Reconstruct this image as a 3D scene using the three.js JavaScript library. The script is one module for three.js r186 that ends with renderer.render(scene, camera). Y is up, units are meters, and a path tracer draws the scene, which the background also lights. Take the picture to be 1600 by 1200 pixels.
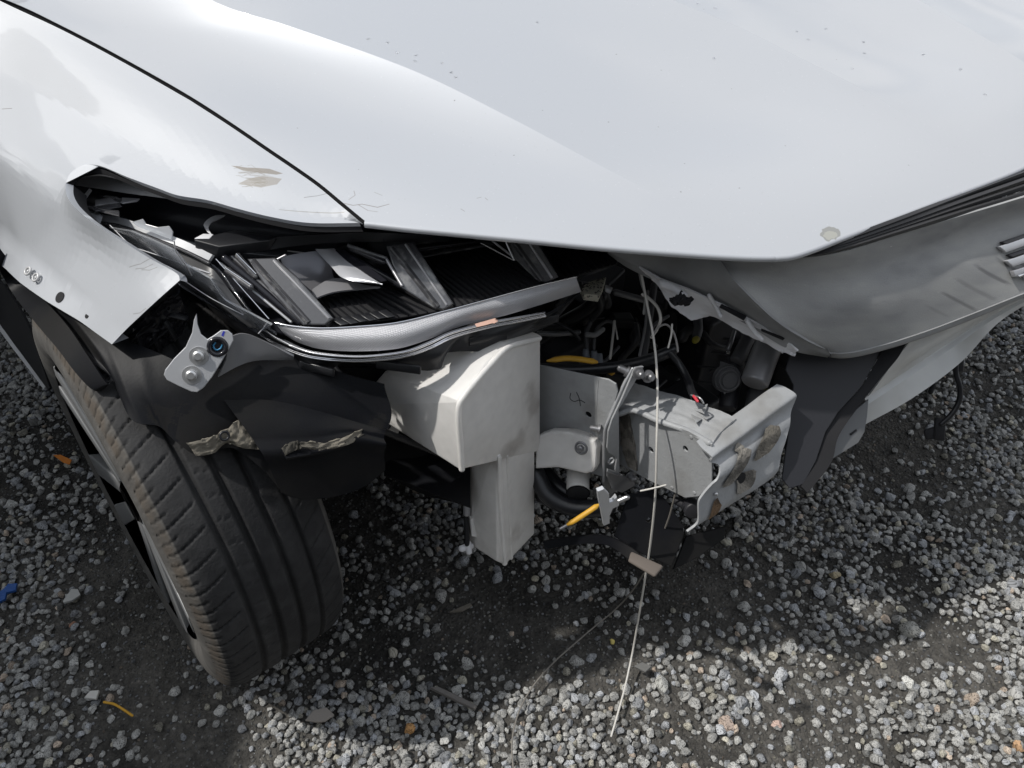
import * as THREE from 'three';
import { mergeGeometries, mergeVertices, toCreasedNormals } from 'three/addons/utils/BufferGeometryUtils.js';
import { ConvexGeometry } from 'three/addons/geometries/ConvexGeometry.js';
import { RoundedBoxGeometry } from 'three/addons/geometries/RoundedBoxGeometry.js';
import { FontLoader } from 'three/addons/loaders/FontLoader.js';
import { TextGeometry } from 'three/addons/geometries/TextGeometry.js';

// ---------------------------------------------------------------- camera, sky, sun, exposure
const scene = new THREE.Scene();
const camera = new THREE.PerspectiveCamera(53, 4 / 3, 0.05, 600);
camera.position.set(0, 1.28, 0);
camera.rotation.x = -42 * Math.PI / 180;
scene.add(camera);
const renderer = new THREE.WebGLRenderer();
renderer.toneMapping = THREE.LinearToneMapping;
renderer.toneMappingExposure = 1.27;
renderer.shadowMap.enabled = true;
const sunDir = new THREE.Vector3(-0.56, 0.83, 0.03).normalize();
const sun = new THREE.DirectionalLight(new THREE.Color(1, 0.965, 0.91), 2.45);
sun.position.copy(sunDir).multiplyScalar(20);
sun.castShadow = true; sun.shadow.radius = 2.5;
Object.assign(sun.shadow.camera, { left: -5, right: 5, top: 5, bottom: -5, near: 1, far: 50 });
scene.add(sun); scene.add(sun.target);

// ---------------------------------------------------------------- seeded random + noise
let seed = 12345;
const rnd = () => { seed |= 0; seed = seed + 0x6D2B79F5 | 0; let t = Math.imul(seed ^ seed >>> 15, 1 | seed); t = t + Math.imul(t ^ t >>> 7, 61 | t) ^ t; return ((t ^ t >>> 14) >>> 0) / 4294967296; };
const rr = (a, b) => a + (b - a) * rnd();
const clamp = (x, a = 0, b = 1) => Math.max(a, Math.min(b, x));
const sm = (a, b, x) => { x = clamp((x - a) / (b - a)); return x * x * (3 - 2 * x); };
const mix = (a, b, t) => a + (b - a) * t;
const hash2 = (x, y, s) => { let h = Math.imul(x, 374761393) + Math.imul(y, 668265263) + Math.imul(s, 974711) | 0; h = Math.imul(h ^ h >>> 13, 1274126177); return ((h ^ h >>> 16) >>> 0) / 4294967296; };
function vnoise(x, y, p, s) {                                     // value noise, period p cells (0: none)
  const xi = Math.floor(x), yi = Math.floor(y), fx = x - xi, fy = y - yi, w = (i) => p ? ((i % p) + p) % p : i;
  const a = fx * fx * (3 - 2 * fx), b = fy * fy * (3 - 2 * fy);
  return mix(mix(hash2(w(xi), w(yi), s), hash2(w(xi + 1), w(yi), s), a), mix(hash2(w(xi), w(yi + 1), s), hash2(w(xi + 1), w(yi + 1), s), a), b);
}
function fbm(x, y, p, s, o = 4) { let v = 0, a = 0.5, n = 0; for (let i = 0; i < o; i++) { v += a * vnoise(x, y, p, s + i); n += a; a *= 0.5; x *= 2; y *= 2; if (p) p *= 2; } return v / n; }

{ // sky: hazy bright day, pale blue between thin cloud, brighter round the sun
  const W = 512, Hh = 256, d = new Float32Array(W * Hh * 4);
  for (let j = 0; j < Hh; j++) for (let i = 0; i < W; i++) {
    const el = ((j + 0.5) / Hh - 0.5) * Math.PI, az = ((i + 0.5) / W - 0.5) * 2 * Math.PI;
    const x = Math.cos(el) * Math.cos(az), y = Math.sin(el), z = Math.cos(el) * Math.sin(az);
    const c = clamp(x * sunDir.x + y * sunDir.y + z * sunDir.z, -1, 1);
    const yy = Math.max(y, 0.02), cl = sm(0.42, 0.72, fbm(x / (yy + 0.35) * 1.6 + 9, z / (yy + 0.35) * 1.6 + 5, 0, 3, 5));
    const hz = Math.pow(1 - clamp(y), 3);
    const glow = 0.5 * Math.pow(clamp(c), 6) + 1.3 * Math.pow(clamp(c), 60);
    const r = mix(mix(0.54, 0.8, hz), 1.0, cl) + glow, g = mix(mix(0.6, 0.83, hz), 1.0, cl) + glow * 0.97, b = mix(mix(0.7, 0.87, hz), 1.01, cl) + glow * 0.9;
    const k = (y < 0 ? mix(1, 0.35, sm(0, -0.15, y)) : 1) * 0.8, o = (j * W + i) * 4;
    d[o] = r * k; d[o + 1] = g * k; d[o + 2] = b * k; d[o + 3] = 1;
  }
  const t = new THREE.DataTexture(d, W, Hh, THREE.RGBAFormat, THREE.FloatType);
  t.mapping = THREE.EquirectangularReflectionMapping; t.magFilter = THREE.LinearFilter; t.minFilter = THREE.LinearFilter; t.wrapS = THREE.RepeatWrapping; t.needsUpdate = true;
  scene.background = t; scene.environment = t;
}

// ---------------------------------------------------------------- the car's own frame: x inboard (v), y up (h), z forward (u); origin under the front wheel
const TH = 38 * Math.PI / 180, CO = new THREE.Vector3(-0.526, 0, -0.829);
const V3 = (x, y, z) => new THREE.Vector3(x, y, z);
const car = new THREE.Group(); car.name = 'damaged_car';
car.position.copy(CO); car.rotation.y = TH; scene.add(car);
car.userData = { label: 'white car with its front bumper torn off, broken headlight and bare crash rail', category: 'car' };
car.updateMatrixWorld(true);
const inv = car.matrixWorld.clone().invert(), camQ = new THREE.Quaternion().setFromEuler(camera.rotation);
const EYE = camera.position.clone().applyMatrix4(inv);
// layout aids: a sight line of the survey photograph (1600 x 1200), met with a height, a station or a plane of the car
function ray(x, y) { return V3((x - 800) / 1203, (600 - y) / 1203, -1).applyQuaternion(camQ).transformDirection2(inv); }
THREE.Vector3.prototype.transformDirection2 = function (m) { const e = m.elements, x = this.x, y = this.y, z = this.z; return this.set(e[0] * x + e[4] * y + e[8] * z, e[1] * x + e[5] * y + e[9] * z, e[2] * x + e[6] * y + e[10] * z); };
const PD = (x, y, w) => ray(x, y).multiplyScalar(w).add(EYE);
const PH = (x, y, h) => { const r = ray(x, y); return r.multiplyScalar((h - EYE.y) / r.y).add(EYE); };
const PU = (x, y, u) => { const r = ray(x, y); return r.multiplyScalar((u - EYE.z) / r.z).add(EYE); };
const plane3 = (a, b, c) => { const n = b.clone().sub(a).cross(c.clone().sub(a)).normalize(); if (n.dot(EYE.clone().sub(a)) < 0) n.negate(); return { p: a, n }; };
const PP = (x, y, pl) => { const r = ray(x, y); const w = pl.p.clone().sub(EYE).dot(pl.n) / r.dot(pl.n); return r.multiplyScalar(w).add(EYE); };
const PR = (x, y, rho) => { const r = ray(x, y), oy = EYE.y - 0.325, oz = EYE.z; const A = r.y * r.y + r.z * r.z, B = r.y * oy + r.z * oz, C = oy * oy + oz * oz - rho * rho, D = B * B - A * C; const w = D > 0 ? (-B - Math.sqrt(D)) / A : -B / A; return r.multiplyScalar(w).add(EYE); };
function PF(x, y, f) { let w = 0.3, r = ray(x, y); for (let i = 0; i < 900; i++, w += 0.005) { if (EYE.y + r.y * w < f(EYE.z + r.z * w, EYE.x + r.x * w)) break; } let a = w - 0.005, b = w; for (let i = 0; i < 24; i++) { const m = (a + b) / 2; if (EYE.y + r.y * m < f(EYE.z + r.z * m, EYE.x + r.x * m)) b = m; else a = m; } return r.multiplyScalar(b).add(EYE); }
const GW = (x, y, h = 0) => { const r = V3((x - 800) / 1203, (600 - y) / 1203, -1).applyQuaternion(camQ); return r.multiplyScalar((h - 1.28) / r.y).add(camera.position); };

// ---------------------------------------------------------------- textures
function canvasTex(w, h, draw, srgb = true) { const c = document.createElement('canvas'); c.width = w; c.height = h; draw(c.getContext('2d'), w, h); const t = new THREE.CanvasTexture(c); if (srgb) t.colorSpace = THREE.SRGBColorSpace; t.wrapS = t.wrapT = THREE.RepeatWrapping; t.anisotropy = 8; return t; }
function dataTex(n, size, fn, srgb = false) {                     // fn(i/n, j/n) -> [r,g,b] linear 0..1; covers `size` metres
  const d = new Uint8Array(n * n * 4), enc = (c) => srgb ? 255 * (c <= 0.0031308 ? 12.92 * c : 1.055 * Math.pow(c, 1 / 2.4) - 0.055) : 255 * c;
  for (let j = 0; j < n; j++) for (let i = 0; i < n; i++) { let c = fn(i / n, j / n); if (!c.length) c = [c, c, c]; const o = (j * n + i) * 4; for (let k = 0; k < 3; k++) d[o + k] = clamp(Math.round(enc(clamp(c[k]))), 0, 255); d[o + 3] = 255; }
  const t = new THREE.DataTexture(d, n, n, THREE.RGBAFormat); t.wrapS = t.wrapT = THREE.RepeatWrapping; t.magFilter = THREE.LinearFilter; t.minFilter = THREE.LinearMipmapLinearFilter; t.generateMipmaps = true; if (srgb) t.colorSpace = THREE.SRGBColorSpace; t.repeat.set(1 / size, 1 / size); t.needsUpdate = true; return t;
}
const tint = (base, dirt, k, lo, hi, s, f = 5) => (x, y) => { const m = sm(lo, hi, fbm(x * f, y * f, f, s, 6)) * k; const g = 0.94 + 0.12 * fbm(x * 40, y * 40, 40, s + 50, 2); return base.map((b, i) => mix(b, dirt[i], m) * g); };
const roughT = dataTex(256, 0.3, (x, y) => 0.55 + 0.45 * fbm(x * 8, y * 8, 8, 77, 5));
const bumpT = dataTex(512, 0.12, (x, y) => fbm(x * 48, y * 48, 48, 5, 3));

// ---------------------------------------------------------------- materials
const P = (o) => new THREE.MeshPhysicalMaterial({ side: THREE.DoubleSide, ...o });
const rgb = (r, g, b) => new THREE.Color().setRGB(r, g, b);
const M = {
  paint: P({ color: rgb(0.515, 0.515, 0.518), metalness: 0.22, roughness: 0.5, clearcoat: 1, clearcoatRoughness: 0.04 }),
  black: P({ color: rgb(0.014, 0.0145, 0.017), roughness: 0.45, roughnessMap: roughT }),
  gloss: P({ color: rgb(0.016, 0.016, 0.02), roughness: 0.16 }),
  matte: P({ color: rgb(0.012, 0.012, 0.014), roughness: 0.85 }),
  liner: P({ map: dataTex(512, 0.6, tint([0.005, 0.0055, 0.0075], [0.013, 0.0125, 0.012], 0.8, 0.45, 0.8, 11), true), roughness: 0.5, specularIntensity: 0.35, bumpMap: bumpT, bumpScale: 0.00008 }),
  trim: P({ map: dataTex(512, 0.5, tint([0.3, 0.305, 0.31], [0.2, 0.2, 0.195], 0.75, 0.45, 0.75, 23, 6), true), roughness: 0.62, metalness: 0.1 }),
  hdpe: P({ map: dataTex(512, 0.42, tint([0.93, 0.915, 0.89], [0.48, 0.45, 0.42], 0.65, 0.56, 0.8, 31, 7), true), roughness: 0.38, transmission: 0.28, thickness: 0 }),
  primer: P({ map: dataTex(512, 0.35, tint([0.34, 0.35, 0.36], [0.22, 0.215, 0.205], 0.7, 0.5, 0.8, 41), true), roughness: 0.5, bumpMap: bumpT, bumpScale: 0.0003 }),
  silver: P({ color: rgb(0.6, 0.61, 0.63), metalness: 0.55, roughness: 0.38 }),
  bolt: P({ color: rgb(0.62, 0.62, 0.62), metalness: 0.9, roughness: 0.35 }),
  chrome: P({ color: rgb(0.8, 0.8, 0.82), metalness: 1, roughness: 0.08 }),
  lens: P({ color: rgb(0.85, 0.87, 0.9), transmission: 1, thickness: 0, roughness: 0.06, ior: 1.49 }),
  smoke: P({ map: dataTex(256, 0.09, tint([0.06, 0.06, 0.065], [0.22, 0.22, 0.22], 0.8, 0.5, 0.85, 37, 7), true), roughness: 0.26, clearcoat: 1, clearcoatRoughness: 0.1 }),
  bezel: P({ color: rgb(0.5, 0.5, 0.52), metalness: 0.6, roughness: 0.4 }),
  white: P({ color: rgb(0.72, 0.72, 0.74), roughness: 0.4 }),
  wire: P({ color: rgb(0.62, 0.6, 0.56), roughness: 0.5 }),
  greyPipe: P({ color: rgb(0.28, 0.28, 0.29), metalness: 0.7, roughness: 0.4 }),
  yellow: P({ color: rgb(0.62, 0.34, 0.03), roughness: 0.5 }),
  red: P({ color: rgb(0.6, 0.05, 0.07), roughness: 0.5 }),
  bumper: P({ map: dataTex(256, 0.6, tint([0.55, 0.56, 0.55], [0.4, 0.39, 0.36], 0.6, 0.5, 0.8, 61), true), roughness: 0.35, clearcoat: 0.6, clearcoatRoughness: 0.1 }),
  rim: P({ color: rgb(0.27, 0.275, 0.28), metalness: 0.35, roughness: 0.4 }),
};

// ---------------------------------------------------------------- geometry helpers
function norm(g) { g = g.index ? g.toNonIndexed() : g; for (const k of Object.keys(g.attributes)) if (!['position', 'normal', 'uv'].includes(k)) g.deleteAttribute(k); if (!g.attributes.normal) g.computeVertexNormals(); return g; }
function uvBox(g) {                                               // uv in metres, by each face's main direction
  g = norm(g); const p = g.attributes.position, uv = new Float32Array(p.count * 2), a = V3(), b = V3(), c = V3();
  for (let i = 0; i < p.count; i += 3) {
    a.fromBufferAttribute(p, i); b.fromBufferAttribute(p, i + 1).sub(a); c.fromBufferAttribute(p, i + 2).sub(a); b.cross(c);
    const x = Math.abs(b.x), y = Math.abs(b.y), z = Math.abs(b.z);
    for (let k = 0; k < 3; k++) { const X = p.getX(i + k), Y = p.getY(i + k), Z = p.getZ(i + k), [s, t] = x > y && x > z ? [Z, Y] : y > z ? [X, Z] : [X, Y]; uv[(i + k) * 2] = s; uv[(i + k) * 2 + 1] = t; }
  }
  g.setAttribute('uv', new THREE.BufferAttribute(uv, 2)); return g;
}
const counters = {};
function mesh(name, geo, mat, parent, o = {}) {
  if (Array.isArray(geo)) geo = geo.length > 1 ? mergeGeometries(geo.map((g) => o.keepUV ? norm(g) : uvBox(g))) : geo[0];
  geo = o.keepUV ? norm(geo) : uvBox(geo);
  const m = new THREE.Mesh(geo, mat); m.name = numbered(name); m.castShadow = m.receiveShadow = true;
  if (o.label || o.kind) { m.userData = {}; if (o.label) m.userData.label = o.label; if (o.category) m.userData.category = o.category; if (o.kind) m.userData.kind = o.kind; if (o.group) m.userData.group = o.group; }
  (parent || car).add(m); return m;
}
function numbered(n) { const k = counters[n] = (counters[n] ?? -1) + 1; return k ? n + '_' + String(k).padStart(3, '0') : n; }
const crv = (pts, lin) => { if (lin || pts.length < 3) { const L = pts; return (t) => { const x = t * (L.length - 1), i = Math.min(Math.floor(x), L.length - 2); return L[i].clone().lerp(L[i + 1], x - i); }; } const c = new THREE.CatmullRomCurve3(pts, false, 'catmullrom', 0.5); return (t) => c.getPoint(t); };
const arc = (pts) => { const c = new THREE.CatmullRomCurve3(pts, false, 'centripetal'); c.arcLengthDivisions = 300; return (t) => c.getPointAt(clamp(t)); };
function gridGeo(G) {                                             // G[i][j] points -> indexed grid with uv in metres
  const n = G.length, m = G[0].length, pos = [], uv = [], idx = []; let acc = 0;
  for (let i = 0; i < n; i++) { if (i) acc += G[i][m >> 1].distanceTo(G[i - 1][m >> 1]); let s = 0; for (let j = 0; j < m; j++) { if (j) s += G[i][j].distanceTo(G[i][j - 1]); pos.push(...G[i][j].toArray()); uv.push(s, acc); } }
  for (let i = 0; i < n - 1; i++) for (let j = 0; j < m - 1; j++) { const a = i * m + j; idx.push(a, a + 1, a + m, a + 1, a + m + 1, a + m); }
  const g = new THREE.BufferGeometry(); g.setAttribute('position', new THREE.Float32BufferAttribute(pos, 3)); g.setAttribute('uv', new THREE.Float32BufferAttribute(uv, 2)); g.setIndex(idx); g.computeVertexNormals(); return g;
}
function gridOf(rows, nu = 24, nv = 8, o = {}) { const R = rows.map((r) => (o.arc ? arc(r) : crv(r, o.linU))), G = []; const n = o.linV ? rows.length : nv; for (let i = 0; i < n; i++) G.push([]); for (let j = 0; j < nu; j++) { const col = R.map((f) => f(j / (nu - 1))), f = crv(col, o.linV); for (let i = 0; i < n; i++) G[i].push(f(n > 1 ? i / (n - 1) : 0)); } return G; }
// a sheet of metal or plastic with real thickness (towards the side away from the eye)
function sheet(rows, nu = 24, nv = 8, th = 0.002, o = {}) {
  const G = gridOf(rows, nu, nv, o); if (o.warp) G.forEach((r, i) => r.forEach((p, j) => o.warp(p, j / (nu - 1), i / (G.length - 1))));
  const a = gridGeo(G), nrm = a.attributes.normal, n = G.length, m = G[0].length;
  const mid = V3().fromBufferAttribute(nrm, (n >> 1) * m + (m >> 1)), sgn = mid.dot(EYE.clone().sub(G[n >> 1][m >> 1])) > 0 ? 1 : -1;
  if (!th) return norm(a);
  const B = G.map((r, i) => r.map((p, j) => p.clone().addScaledVector(V3().fromBufferAttribute(nrm, i * m + j), -sgn * th)));
  const ring = (A, C) => gridGeo([A, C]); const L = (X, j) => X.map((r) => r[j]);
  return mergeGeometries([a, gridGeo(B), ring(G[0], B[0]), ring(G[n - 1], B[n - 1]), ring(L(G, 0), L(B, 0)), ring(L(G, m - 1), L(B, m - 1))].map(norm));
}
function tube(pts, r, seg = 40, rad = 8) { const c = new THREE.CatmullRomCurve3(pts, false, 'centripetal'); const g = new THREE.TubeGeometry(c, seg, r, rad); const caps = [0, 1].map((t) => { const s = new THREE.SphereGeometry(r, rad, 5); const p = c.getPoint(t); s.translate(p.x, p.y, p.z); return norm(s); }); return mergeGeometries([norm(g), ...caps]); }
function corr(pts, r, seg = 80) { const c = new THREE.CatmullRomCurve3(pts, false, 'centripetal'); const g = new THREE.TubeGeometry(c, seg, r, 9); const p = g.attributes.position; for (let i = 0; i <= seg; i++) { const q = c.getPointAt(i / seg), k = i % 2 ? 1 : 0.82; for (let j = 0; j <= 9; j++) { const id = i * 10 + j, v = V3().fromBufferAttribute(p, id).sub(q).multiplyScalar(k).add(q); p.setXYZ(id, v.x, v.y, v.z); } } g.computeVertexNormals(); return norm(g); }
const ICO = (() => { const p = new THREE.IcosahedronGeometry(1, 1).attributes.position, s = new Map(); for (let i = 0; i < p.count; i++) { const k = [p.getX(i), p.getY(i), p.getZ(i)].map((x) => x.toFixed(3)).join(); s.set(k, V3(p.getX(i), p.getY(i), p.getZ(i))); } return [...s.values()]; })();
function hull(pts, r = 0.004) { const a = []; for (const p of pts) { if (r > 0) for (const q of ICO) a.push(p.clone().addScaledVector(q, r)); else a.push(p.clone()); } return norm(toCreasedNormals(new ConvexGeometry(a), 0.6)); }
// a flat plate cut to an outline given on a plane, with thickness and chamfer
function plate(px, pl, th, bev = 0.0015, holes = [], o = {}) {
  const pts = px.map((q) => q.isVector3 ? q : PP(q[0], q[1], pl)), n = pl.n, ex = V3(0.31, 0.2, 0.92).cross(n).normalize(), ey = n.clone().cross(ex), O = pts[0];
  const to = (p) => { const d = p.clone().sub(O); return new THREE.Vector2(d.dot(ex), d.dot(ey)); };
  let P2 = pts.map(to); if (o.smooth) { const c = new THREE.SplineCurve([...P2, P2[0]]); P2 = c.getPoints(o.smooth).slice(0, -1); }
  const s = new THREE.Shape(P2);
  for (const [x, y, rx, ry] of holes) { const c = to(PP(x, y, pl)), e = to(PP(x + rx, y, pl)).distanceTo(c), f = to(PP(x, y + (ry || rx), pl)).distanceTo(c); const h = new THREE.Path(); h.absellipse(c.x, c.y, e, f, 0, 7, false, 0); s.holes.push(new THREE.Path(Array.from({ length: 20 }, (_, i) => new THREE.Vector2(c.x + Math.cos(-i / 20 * 6.2832) * (e + f) / 2, c.y + Math.sin(-i / 20 * 6.2832) * (e + f) / 2)))); }
  const g = new THREE.ExtrudeGeometry(s, { depth: Math.max(th - 2 * bev, 0.0002), bevelEnabled: bev > 0, bevelSize: bev, bevelThickness: bev, bevelOffset: -bev, bevelSegments: 2, curveSegments: 8 });
  g.translate(0, 0, -th + bev); g.applyMatrix4(new THREE.Matrix4().makeBasis(ex, ey, n).setPosition(O)); return norm(g);
}
function orient(g, at, dir, up = V3(0, 1, 0)) { const z = dir.clone().normalize(), x = up.clone().cross(z); if (x.lengthSq() < 1e-6) x.set(1, 0, 0); x.normalize(); const y = z.clone().cross(x); return norm(g).applyMatrix4(new THREE.Matrix4().makeBasis(x, y, z).setPosition(at)); }
function boltGeo(at, dir, r, h = 0.006) { const w = new THREE.CylinderGeometry(r * 1.45, r * 1.5, h * 0.25, 24), b = new THREE.CylinderGeometry(r * 0.95, r, h, 6), c = new THREE.CylinderGeometry(r * 0.55, r * 0.85, h * 0.2, 16); w.translate(0, h * 0.12, 0); b.translate(0, h * 0.6, 0); c.translate(0, h * 1.18, 0); const g = mergeGeometries([w, b, c].map(norm)); g.rotateX(Math.PI / 2); return orient(g, at, dir); }
const grp = (name, parent, label) => { const g = new THREE.Group(); g.name = numbered(name); parent.add(g); if (label) g.userData = { label }; return g; };
const seg = (L, h) => L.map(([x, y, hh]) => PH(x, y, hh ?? h));

// ================================================================ GROUND
const grassless = (x, z) => {                                     // how thickly the loose stone lies (0..1)
  const n = fbm(x * 1.7 + 20, z * 1.7 + 31, 0, 7, 4), m = fbm(x * 5 + 3, z * 5 + 8, 0, 17, 3);
  let d = 0.92 * sm(0.41, 0.64, n * 0.7 + m * 0.3);
  d = Math.max(d, sm(-0.72, -0.6, z) * sm(-0.5, -0.38, x) * (1 - 0.75 * Math.exp(-((x - 0.42) ** 2 / 0.03 + (z + 0.55) ** 2 / 0.02))));      // the dense bank in front of the car
  d = Math.max(d * 1, sm(0.75, 1.1, x) * sm(-0.75, -0.95, z) * (0.5 + 0.45 * sm(0.38, 0.6, m)));
  d *= 1 - 0.9 * Math.exp(-((x - 0.32) ** 2 / 0.05 + (z + 0.84) ** 2 / 0.012));                     // bare earth below the crash rail
  d *= 1 - 0.93 * Math.exp(-((x + 0.62 - (z + 0.62) * 0.45) ** 2 / 0.012 + (z + 0.66) ** 2 / 0.12)); d *= 1 - 0.8 * Math.exp(-((x + 0.5) ** 2 / 0.008 + (z + 0.52) ** 2 / 0.006)); d *= 1 - 0.75 * Math.exp(-((x + 0.02) ** 2 / 0.03 + (z + 0.78) ** 2 / 0.006));                    // bare strip beside the tyre
  d = Math.max(d, 0.9 * Math.exp(-((x + 0.95) ** 2 / 0.02 + (z + 0.9) ** 2 / 0.09)));
  return clamp(d, 0.05, 1);
};
const groundH = (x, z) => 0.012 * (fbm(x * 1.3, z * 1.3, 0, 91, 3) - 0.5) + 0.006 * (fbm(x * 14, z * 14, 0, 92, 3) - 0.5) - 0.004;
{
  const xs = [], zs = []; const push = (a, lo, hi, st) => { for (let v = lo; v < hi - 1e-6; v += st) a.push(v); };
  for (const v of [-300, -80, -25, -9, -4.5]) { xs.push(v); zs.push(v); } push(xs, -2.6, 3, 0.02); push(zs, -3.2, 0.4, 0.02); for (const v of [4.5, 9, 25, 80, 300]) { xs.push(v); zs.push(v); }
  const G = zs.map((z) => xs.map((x) => V3(x, Math.abs(x) < 4 && Math.abs(z) < 4 ? groundH(x, z) : -0.004, z)));
  const g = gridGeo(G), uv = g.attributes.uv; let k = 0; for (const z of zs) for (const x of xs) { uv.setXY(k++, x, z); }
  const soil = dataTex(1024, 1.3, (x, y) => { const a = fbm(x * 6, y * 6, 6, 201, 5), b = fbm(x * 60, y * 60, 60, 207, 3), c = fbm(x * 220, y * 220, 220, 211, 2); const s = mix(0.026, 0.066, sm(0.3, 0.7, a)) * mix(0.6, 1.5, b) * mix(0.55, 1.5, c) + (c > 0.8 ? 0.1 * (c - 0.8) * 5 : 0); return [s * 1.06, s, s * 0.9]; }, true);
  const soilB = dataTex(1024, 0.5, (x, y) => { const b = fbm(x * 50, y * 50, 50, 307, 4), c = fbm(x * 150, y * 150, 150, 311, 2); return clamp(0.5 * b + 0.5 * c); });
  const m = new THREE.MeshStandardMaterial({ map: soil, roughness: 0.95, bumpMap: soilB, bumpScale: 0.008, side: THREE.DoubleSide });
  mesh('ground', g, m, scene, { keepUV: true, kind: 'structure', label: 'dark packed earth with fine grit under and around the car', category: 'ground' });

  // loose crushed stone: nobody could count it
  const variants = []; for (let v = 0; v < 9; v++) {
    const q = new THREE.IcosahedronGeometry(1, 3); let gq = mergeVertices((() => { q.deleteAttribute('normal'); q.deleteAttribute('uv'); return q; })(), 1e-4); const p = gq.attributes.position;
    const cuts = []; for (let i = 0; i < 11 + v % 4; i++) { const n = V3(rr(-1, 1), rr(-1, 1), rr(-1, 1)).normalize(); cuts.push([n, rr(0.5, 0.86)]); }
    const s = [rr(0.85, 1.25), rr(0.6, 0.85), rr(0.75, 1)];
    for (let i = 0; i < p.count; i++) { const d = V3().fromBufferAttribute(p, i); let k = 1; for (const [n, c] of cuts) { const t = d.dot(n); if (t * k > c) k = c / t; } k *= 1 + 0.05 * (fbm(d.x * 3 + v * 7, d.y * 3 + d.z * 2, 0, 55, 3) - 0.5) * 2; p.setXYZ(i, d.x * k * s[0], d.y * k * s[1], d.z * k * s[2]); }
    gq = toCreasedNormals(gq, 0.45); const p2 = gq.attributes.position; const uvs = new Float32Array(p2.count * 2); for (let i = 0; i < p2.count; i++) { uvs[i * 2] = p2.getX(i) * 0.5 + p2.getY(i) * 0.35; uvs[i * 2 + 1] = p2.getZ(i) * 0.5 + p2.getY(i) * 0.25; } gq.setAttribute('uv', new THREE.BufferAttribute(uvs, 2)); variants.push(gq);
  }
  scene.userData.stones = variants;
  const speck = dataTex(512, 1, (x, y) => { const a = fbm(x * 22, y * 22, 22, 401, 3), b = fbm(x * 9, y * 9, 9, 409, 3), d = sm(0.56, 0.66, a); const g = mix(0.98, 0.32, d) * mix(0.8, 1.06, b); return [g, g, g * 0.985]; }, true);
  const stoneM = new THREE.MeshStandardMaterial({ map: speck, roughness: 0.9, bumpMap: speck, bumpScale: 0.0006 });
  scene.userData.stoneM = stoneM;
  const lists = variants.map(() => []); const Q = new THREE.Quaternion(), E3 = new THREE.Euler(), col = new THREE.Color();
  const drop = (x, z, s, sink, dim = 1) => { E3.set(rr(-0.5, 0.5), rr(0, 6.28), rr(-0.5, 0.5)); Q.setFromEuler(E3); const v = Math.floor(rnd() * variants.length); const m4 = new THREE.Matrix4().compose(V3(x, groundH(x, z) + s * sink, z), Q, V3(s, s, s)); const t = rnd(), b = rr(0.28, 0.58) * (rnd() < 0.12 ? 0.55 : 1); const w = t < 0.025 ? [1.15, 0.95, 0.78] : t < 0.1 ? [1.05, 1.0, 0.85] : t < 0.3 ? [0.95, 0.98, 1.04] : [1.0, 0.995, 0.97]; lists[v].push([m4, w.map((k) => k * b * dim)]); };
  const cell = 0.0125;
  for (let z = -3.1; z < -0.15; z += cell) for (let x = -2.2; x < 2.9; x += cell) {
    if (x < -1.75 - z * 0 && false) continue;
    const far = sm(-1.2, -2.6, z), px = x + rr(-0.5, 0.5) * cell, pz = z + rr(-0.5, 0.5) * cell, d = grassless(px, pz);
    if (rnd() < Math.pow(d, 1.4) * mix(0.95, 0.7, far)) drop(px, pz, rr(0.0044, 0.0098) * (rnd() < 0.1 ? 1.5 : 1) * mix(1, 1.15, far), rr(0.15, 0.75));
    if (d > 0.7 && rnd() < 0.55 * sm(0.7, 0.95, d)) drop(x + rr(-0.5, 0.5) * cell, z + rr(-0.5, 0.5) * cell, rr(0.004, 0.0085), rr(0.5, 1.1));
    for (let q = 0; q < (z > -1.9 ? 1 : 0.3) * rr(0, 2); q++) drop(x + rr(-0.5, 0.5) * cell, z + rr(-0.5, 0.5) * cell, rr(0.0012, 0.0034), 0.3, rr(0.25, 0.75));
  }
  for (let i = 0; i < 5000; i++) { const a = rr(0, 6.28), R = rr(2.5, 9), x = Math.cos(a) * R, z = -1 + Math.sin(a) * R; if (x > -2.2 && x < 2.9 && z > -3.1 && z < -0.15) continue; drop(x, z, rr(0.008, 0.016), 0.4); }
  const stones = new THREE.Group(); stones.name = 'gravel'; stones.userData = { kind: 'stuff', label: 'loose grey and white crushed stone scattered over the earth', category: 'gravel' };
  variants.forEach((gv, v) => { const im = new THREE.InstancedMesh(gv, stoneM, lists[v].length); lists[v].forEach(([m4, c], i) => { im.setMatrixAt(i, m4); im.setColorAt(i, col.setRGB(...c)); }); im.name = 'gravel_stone' + (v ? '_' + String(v).padStart(3, '0') : ''); im.userData = { kind: 'stuff' }; im.castShadow = im.receiveShadow = true; stones.add(im); });
  scene.add(stones);
}

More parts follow.
